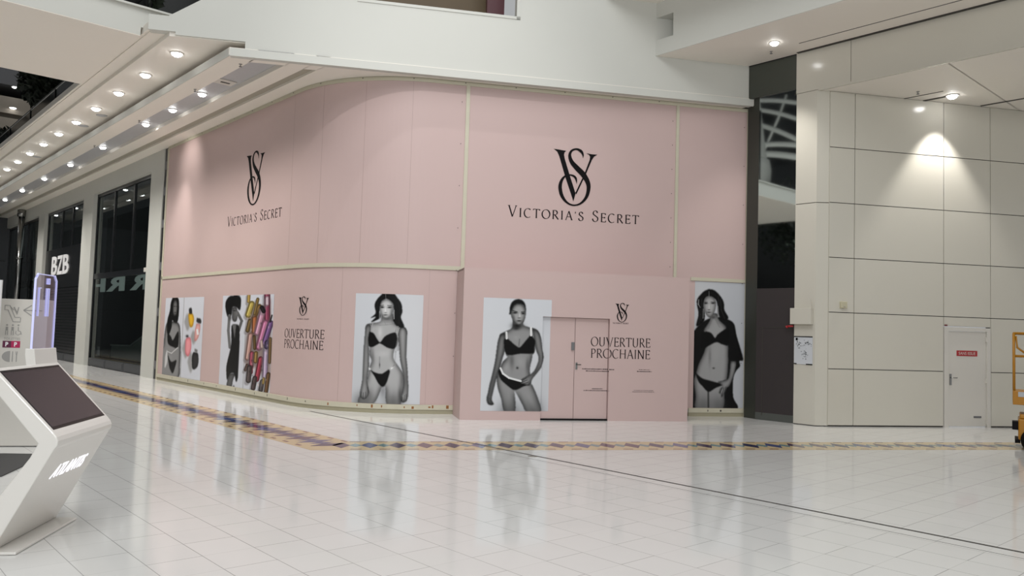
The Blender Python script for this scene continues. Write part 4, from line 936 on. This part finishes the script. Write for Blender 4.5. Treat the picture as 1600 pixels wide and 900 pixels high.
x = MB(); x.box(TC, (8.11, 1.83, .006), (8.52, 1.85, .012)); x.box(TC, (8.11, 1.255, .006), (8.25, 1.275, .012)); x.box(TC, (8.46, 1.26, .006), (8.52, 1.28, .012)); x.box(TC, (8.44, 1.76, .006), (8.485, 1.815, .008)); x.build('clamp_rail', M_black, t)
x = MB(); rr = random.Random(3)
for cx, cy, sx_, sy_, n_ in ((8.40, 1.66, .08, .08, 26), (8.21, 1.69, .09, .08, 26), (8.28, 1.46, .07, .12, 34)):
    for _ in range(n_):
        a, b = cx+rr.gauss(0, sx_*.45), cy+rr.gauss(0, sy_*.45); s_ = rr.uniform(.008, .022)
        a = min(max(a, 8.13), 8.48); b = min(max(b, 1.29), 1.79)
        x.box(TC, (a, b, .006), (a+s_, b+s_*rr.uniform(.5, 1.2), .0075), rr.choice([0, 0, 1]))
x.build('floor_plan', [mat('plan grey', '8B8F92', .5), mat('plan dark', '5D6164', .5)], t)
t = thing('wall_detector', FR(.33, 2.5, 0), 'small cream detector box on the panelled wall right of the column', 'detector')
x = MB(); x.box(FR, (.26, 2.46, 0), (.40, 2.60, .07)); x.build('housing', mat('aged cream plastic', 'BDB79C', .5), t, bevel=.01)
x = MB(); x.lathe(FR(.33, 2.49, .075), [(.02, -.004), (.02, .004)], 12); x.build('lens', M_grey, t)

# ------------------------------------------------------------------ downlights, sprinklers
ordn = ['first', 'second', 'third', 'fourth', 'fifth', 'sixth', 'seventh', 'eighth', 'ninth', 'tenth', 'eleventh', 'twelfth']
def make_downlight(loc, r, label, group, lens=M_lamp):
    t = thing('downlight', loc, label, 'ceiling light', group)
    l_ = Vector(loc)
    x = MB(); x.lathe(l_, [(r*1.25, 0), (r*1.28, -.012), (r*1.02, -.02), (r*1.0, -.004)], 20); x.build('rim', M_rim, t)
    x = MB(); x.lathe(l_, [(r, -.010), (r*.9, -.045), (r*.55, -.07), (r*.1, -.078)], 20); x.build('lens', lens, t)
    return t
def copy_dl(src, loc, label):
    r = src.copy(); COL.objects.link(r); r.location = loc; r['label'] = label
    for c in list(src.children):
        d = c.copy(); COL.objects.link(d); d.parent = r
    return r
g1 = 'downlights in the raised soffit strip'
first = make_downlight((5.53, 16.85, 7.338), .105, 'round downlight in the raised soffit, nearest of its long row', g1)
dls = [(5.53, 16.85)]
for k in range(1, 14):
    y_ = 16.85+2.02*k; copy_dl(first, (5.53, y_, 7.338), 'round downlight in the raised soffit, %s from the near end of its row' % (ordn[k] if k < 12 else ('thirteenth' if k == 12 else 'fourteenth')))
    dls.append((5.53, y_))
g2 = 'lamps in the grey recess'
r1 = make_downlight((6.78, 18.75, 7.158), .09, 'recess lamp in the grey channel, nearest of its row', g2)
ry = [20.75, 22.85, 27.0, 31.0, 35.0, 39.1, 42.9, 46.9]
for k, y_ in enumerate(ry): copy_dl(r1, (6.78, y_, 7.158), 'recess lamp in the grey channel, %s from the near end of its row' % ordn[k+1])
make_downlight((14.82, 8.54, 7.968), .085, 'round downlight in the high soffit above the dark glass wall', None)
make_downlight((17.93, 6.17, 7.058), .10, 'adjustable downlight in the low ceiling over the panelled wall', None, mat('spot lens', 'FFFFFF', .3, emit='FFFFFF', es=22))
def sprinkler(loc, label):
    t = thing('sprinkler', loc, label, 'sprinkler'); l_ = Vector(loc)
    x = MB(); x.lathe(l_, [(.035, 0), (.035, -.006), (.012, -.01), (.010, -.05)], 12); x.build('stem', M_grey, t)
    x = MB(); x.lathe(l_+Vector((0, 0, -.05)), [(.03, 0), (.034, -.004)], 12); x.build('deflector', M_greycloth, t)
sprinkler((15.25, 8.86, 7.97), 'sprinkler head beside the downlight in the high soffit')
sprinkler((17.21, 6.59, 7.06), 'sprinkler head in the low ceiling over the panelled wall')
for k, (px_, y_) in enumerate(((6.42, 15.7), (6.42, 18.2), (6.42, 22.2), (6.42, 26.5))): sprinkler((px_, y_, ZS), 'small sprinkler head on the lower left soffit, %s from the near end' % ordn[k])
for k, (a, b) in enumerate(((5.85, 23.6), (5.80, 25.3), (5.83, 31.5))):
    x = MB(); x.lathe((a, b, 7.338), [(.14, 0), (.14, -.008), (.1, -.012)], 20); x.build('speaker_grille', M_mesh, None, label='round flush ceiling speaker beside the raised downlights, %s from the near end' % ordn[k], cat='ceiling speaker')
t = thing('recess_plate', (6.8, 17.9, 7.15), 'small pale service plate in the grey soffit channel near its end', 'plate')
x = MB(); x.abox((6.60, 17.25, 7.14), (7.0, 17.62, 7.158)); x.build('plate', M_sign, t)
x = MB(); x.abox((6.7, 17.40, 7.132), (6.9, 17.46, 7.14)); x.build('slot', M_gap, t)

# lamps' own light where the photograph shows their pools
def spot_at(loc, tgt, p, ang, blend=.5, r=.05): light('downlight_beam', 'SPOT', loc, p, (1, .97, .93), tgt, spot_size=ang, spot_blend=blend, shadow_soft_size=r)
spot_at((17.95, 6.19, 6.93), (18.03, 6.33, 3.0), 330, 1.32, .55, .05)
spot_at((14.82, 8.54, 7.85), (15.3, 8.7, 3.0), 260, 1.3, .8)
spot_at((6.78, 22.85, 7.04), (8.08, 22.95, 6.2), 75, 1.5, 1.0)
spot_at((6.78, 22.85, 7.04), (8.08, 23.5, 4.4), 200, .8, 1.0)
for y_ in (18.75, 20.75, 27.0): spot_at((6.78, y_, 7.04), (6.9, y_, 0), 120, 1.0, .7)
for y_ in (31, 35, 39.1): spot_at((6.78, y_, 7.04), (7.6, y_, 3), 120, 1.2, .7)
for k in range(0, 14, 1): spot_at((5.53, 16.85+2.02*k, 7.22), (5.53, 16.85+2.02*k, 0), 330, 2.3, .8)

# ------------------------------------------------------------------ upper level seen through the gap at the left
t = thing('glass_balustrade', (4.96, 24, 7.55), 'dark glass balustrade running along the edge of the upper floor', 'balustrade')
x = MB(); x.abox((4.95, 21.4, 7.60), (4.97, 50, 8.12)); x.build('glass_panel', mat('dark reflecting glass', '2A2E2E', .12, spec=.6), t)
x = MB(); x.tube([(4.96, 21.4, 8.14), (4.96, 50, 8.14)], .03); x.build('handrail', M_chrome, t)
for k in range(9):
    x = MB(); x.abox((4.93, 21.6+k*3.2, 7.60), (4.95, 21.66+k*3.2, 8.12)); x.build('post', M_dark, t)
x = MB()
x.abox((-6, 50, 14.3), (14, 56, 15.6), 0); x.abox((-6, 50, 12.75), (14, 50.5, 13.0), 3); x.abox((-6, 50.2, 13.0), (14, 56, 13.7), 3); x.abox((-6, 53, 10), (14, 53.3, 13), 2); x.abox((-6, 50, 11.9), (14, 50.4, 12.5), 3)
x.abox((-20, 56, 0), (18, 56.3, 26), 2)  # dark backing enlarged to block the world from the window reflections
struct('wall_back.001', x, [M_greycloth, M_soff, M_dark, mat('far beige bulkhead', '968D80', .7)])
x = MB(); x.abox((-3, 20.6, 7.95), (5.4, 20.8, 13)); x.abox((5.4, 18.6, 7.6), (9, 18.8, 13)); x.abox((5.3, 18.6, 7.6), (5.4, 20.8, 13)); struct('wall_back.002', x, mat('unlit upper floor', '0D100F', .4))  # near-black sheets standing in for the darkness of the upper floor
x = MB(); x.abox((-16.6, -4, 0), (-16.4, 150, 26)); struct('wall_backdrop', x, mat('dark reflection backdrop', '07090B', .3))  # added backdrop out of view, keeps the glass reflections dark
for k, (a, b, c) in enumerate(((8.0, 49.8, 14.2), (7.95, 49.8, 13.05))):
    make_downlight((a, b, c), .16, ('lamp under the far upper ceiling, the higher of two', 'lamp under the far upper ceiling, the lower of two')[k], None, mat('far lamp lens', 'FFFFFF', .3, emit='FFFFFF', es=5))
def plant(name, c, R_, n, seed, label, H_=2.2):
    rr = random.Random(seed); t = thing(name, c, label, 'tree'); c = Vector(c)
    x = MB()
    for _ in range(n):
        u = Vector((rr.gauss(0, 1), rr.gauss(0, 1), rr.gauss(0, .8))).normalized()*R_*rr.uniform(.3, 1)
        p = c+UP*H_+u; a = Vector((rr.gauss(0, 1), rr.gauss(0, 1), rr.gauss(0, 1))).normalized(); b = a.cross(Vector((rr.random(), rr.random(), 1))).normalized()
        l_ = rr.uniform(.1, .24); x.quad([p-a*l_, p-b*l_*.4, p+a*l_, p+b*l_*.4])
    x.build('foliage', M_leaf, t)
    x = MB(); x.tube([c, c+Vector((.05, 0, H_*.6)), c+Vector((0, .05, H_))], [.07, .05, .03]); x.build('trunk', mat('bark', '2A211B', .9), t)
    x = MB(); x.lathe(c, [(.28, 0), (.36, .5), (.38, .5), (.38, .53), (.33, .53)], 18); x.build('planter', M_dark, t)
plant('potted_tree', (5.75, 29.5, 7.53), .95, 2600, 1, 'dark leafy tree on the upper floor behind the glass balustrade', 1.9)
plant('potted_tree', (5.9, 36.0, 7.53), .8, 900, 2, 'low dark bush on the upper floor farther along the balustrade', .9)
plant('potted_tree', (4.9, 17.6, 8.0), .5, 900, 3, 'dark leafy top showing above the white bridge parapet', .72)

# ------------------------------------------------------------------ scissor lift at the right border
LO = Vector((15.76, 4.40, 0))
LT = frame(LO, (.275, -.9615, 0), (-.9615, -.275, 0))
sl_o = thing('scissor_lift', LT(.9, 0, -.4), 'yellow scissor lift with guard rails, cut by the right border of the picture', 'scissor lift')
x = MB(); x.box(LT, (0.03, .16, -.75), (1.85, .52, 0)); x.box(LT, (.05, .52, -.72), (1.8, .60, -.03)); x.build('chassis', M_yel, sl_o, bevel=.02)
x = MB(); x.box(LT, (-.06, .33, -.30), (.03, .47, -.02)); x.box(LT, (-.02, .10, -.7), (.06, .16, -.05)); x.build('bumper', M_black, sl_o)
for a in (.22, 1.6):
    for d in (.01, -.76):
        x = MB(); cW = LT(a, .17, d); V = []
        for zz in (-.06, .06):
            for k in range(20): V.append(cW+DF*(.165*math.cos(2*PI*k/20))+UP*(.165*math.sin(2*PI*k/20))+NF*zz)
        x.add(V, [tuple(range(20)), tuple(range(20, 40))[::-1]]+[(k, (k+1) % 20, 20+(k+1) % 20, 20+k) for k in range(20)]); x.build('wheel', M_black, sl_o)
for k in range(2):
    for d in (-.12, -.62):
        x = MB(); za = .60+k*.10
        x.tube([LT(.15, za, d), LT(1.7, za+.10, d)], .03, 8); x.tube([LT(.15, za+.10, d-.05), LT(1.7, za, d-.05)], .03, 8); x.build('scissor_arm', M_black, sl_o)
x = MB(); x.box(LT, (-.05, .76, -.74), (1.85, 1.00, -.02)); x.build('platform', M_yel, sl_o, bevel=.01)
x = MB(); x.box(LT, (.03, .90, -.02), (.40, .985, -.015)); x.build('label_plate', mat('grey decal', 'A9ADB2', .4), sl_o)
x = MB()
for a in (-.03, .9, 1.82):
    for d in (-.05, -.71): x.tube([LT(a, 1.0, d), LT(a, 2.0, d)], .022, 8)
for zz in (1.6, 2.0):
    for d in (-.05, -.71): x.tube([LT(-.03, zz, d), LT(1.82, zz, d)], .02, 8)
    for a in (-.03, 1.82): x.tube([LT(a, zz, -.05), LT(a, zz, -.71)], .02, 8)
x.tube([LT(.0, 1.95, -.05), LT(.02, 1.75, -.05), LT(.18, 1.62, -.05)], .018, 8)
x.build('guard_rail', M_yel, sl_o)

# ------------------------------------------------------------------ steelwork and banner across the atrium (seen mirrored in the dark glass)
x = MB()
for z1, z2, rr_ in ((17.6, 17.0, .13), (16.96, 16.0, .13), (15.95, 14.7, .15), (14.6, 14.25, .16), (14.0, 13.5, .2)):
    m_ = (z2-z1)/2.37
    x.tube([(-15, 27.8-u_, z1+m_*u_+.06*math.sin(u_*1.3)-.03*max(0, u_-2.4)**2-.03*max(0, -u_)**2) for u_ in np.linspace(-6, 8, 26)], rr_, 8)
for y0_ in (20.5, 23.2, 25.94, 28.7): x.tube([(-15, y0_, 17.6), (-15, y0_+.55, 16.2), (-15, y0_+1.45, 14.4), (-15, y0_+1.7, 13.7)], .07, 8)
x.build('roof_truss', M_white, None, label='curved white steel roof trusses, seen only mirrored in the dark glass', cat='truss')
t = thing('hanging_banner', (-8, 24.3, 9.8), 'long white fabric cone hanging in the atrium, mirrored in the dark glass', 'banner')
x = MB(); x.lathe((-8, 24.3, 0), [(.25, 15.8), (.55, 15.2), (.95, 12.0), (.93, 11.9)], 24); x.build('upper_fabric', M_white, t)
x = MB(); x.lathe((-8, 24.3, 0), [(1.1, 11.85), (1.2, 11.3), (1.15, 10.2), (.95, 9.8)], 24); x.build('lower_fabric', M_white, t)
x = MB(); x.tube([(-8, 24.3, 15.8), (-8, 24.3, 22)], .02, 6); x.build('cable', M_grey, t)
plant('potted_tree', (-8.5, 21.6, 0), 2.5, 3200, 9, 'tall dark tree in the atrium, seen only mirrored in the dark glass', 8.2)
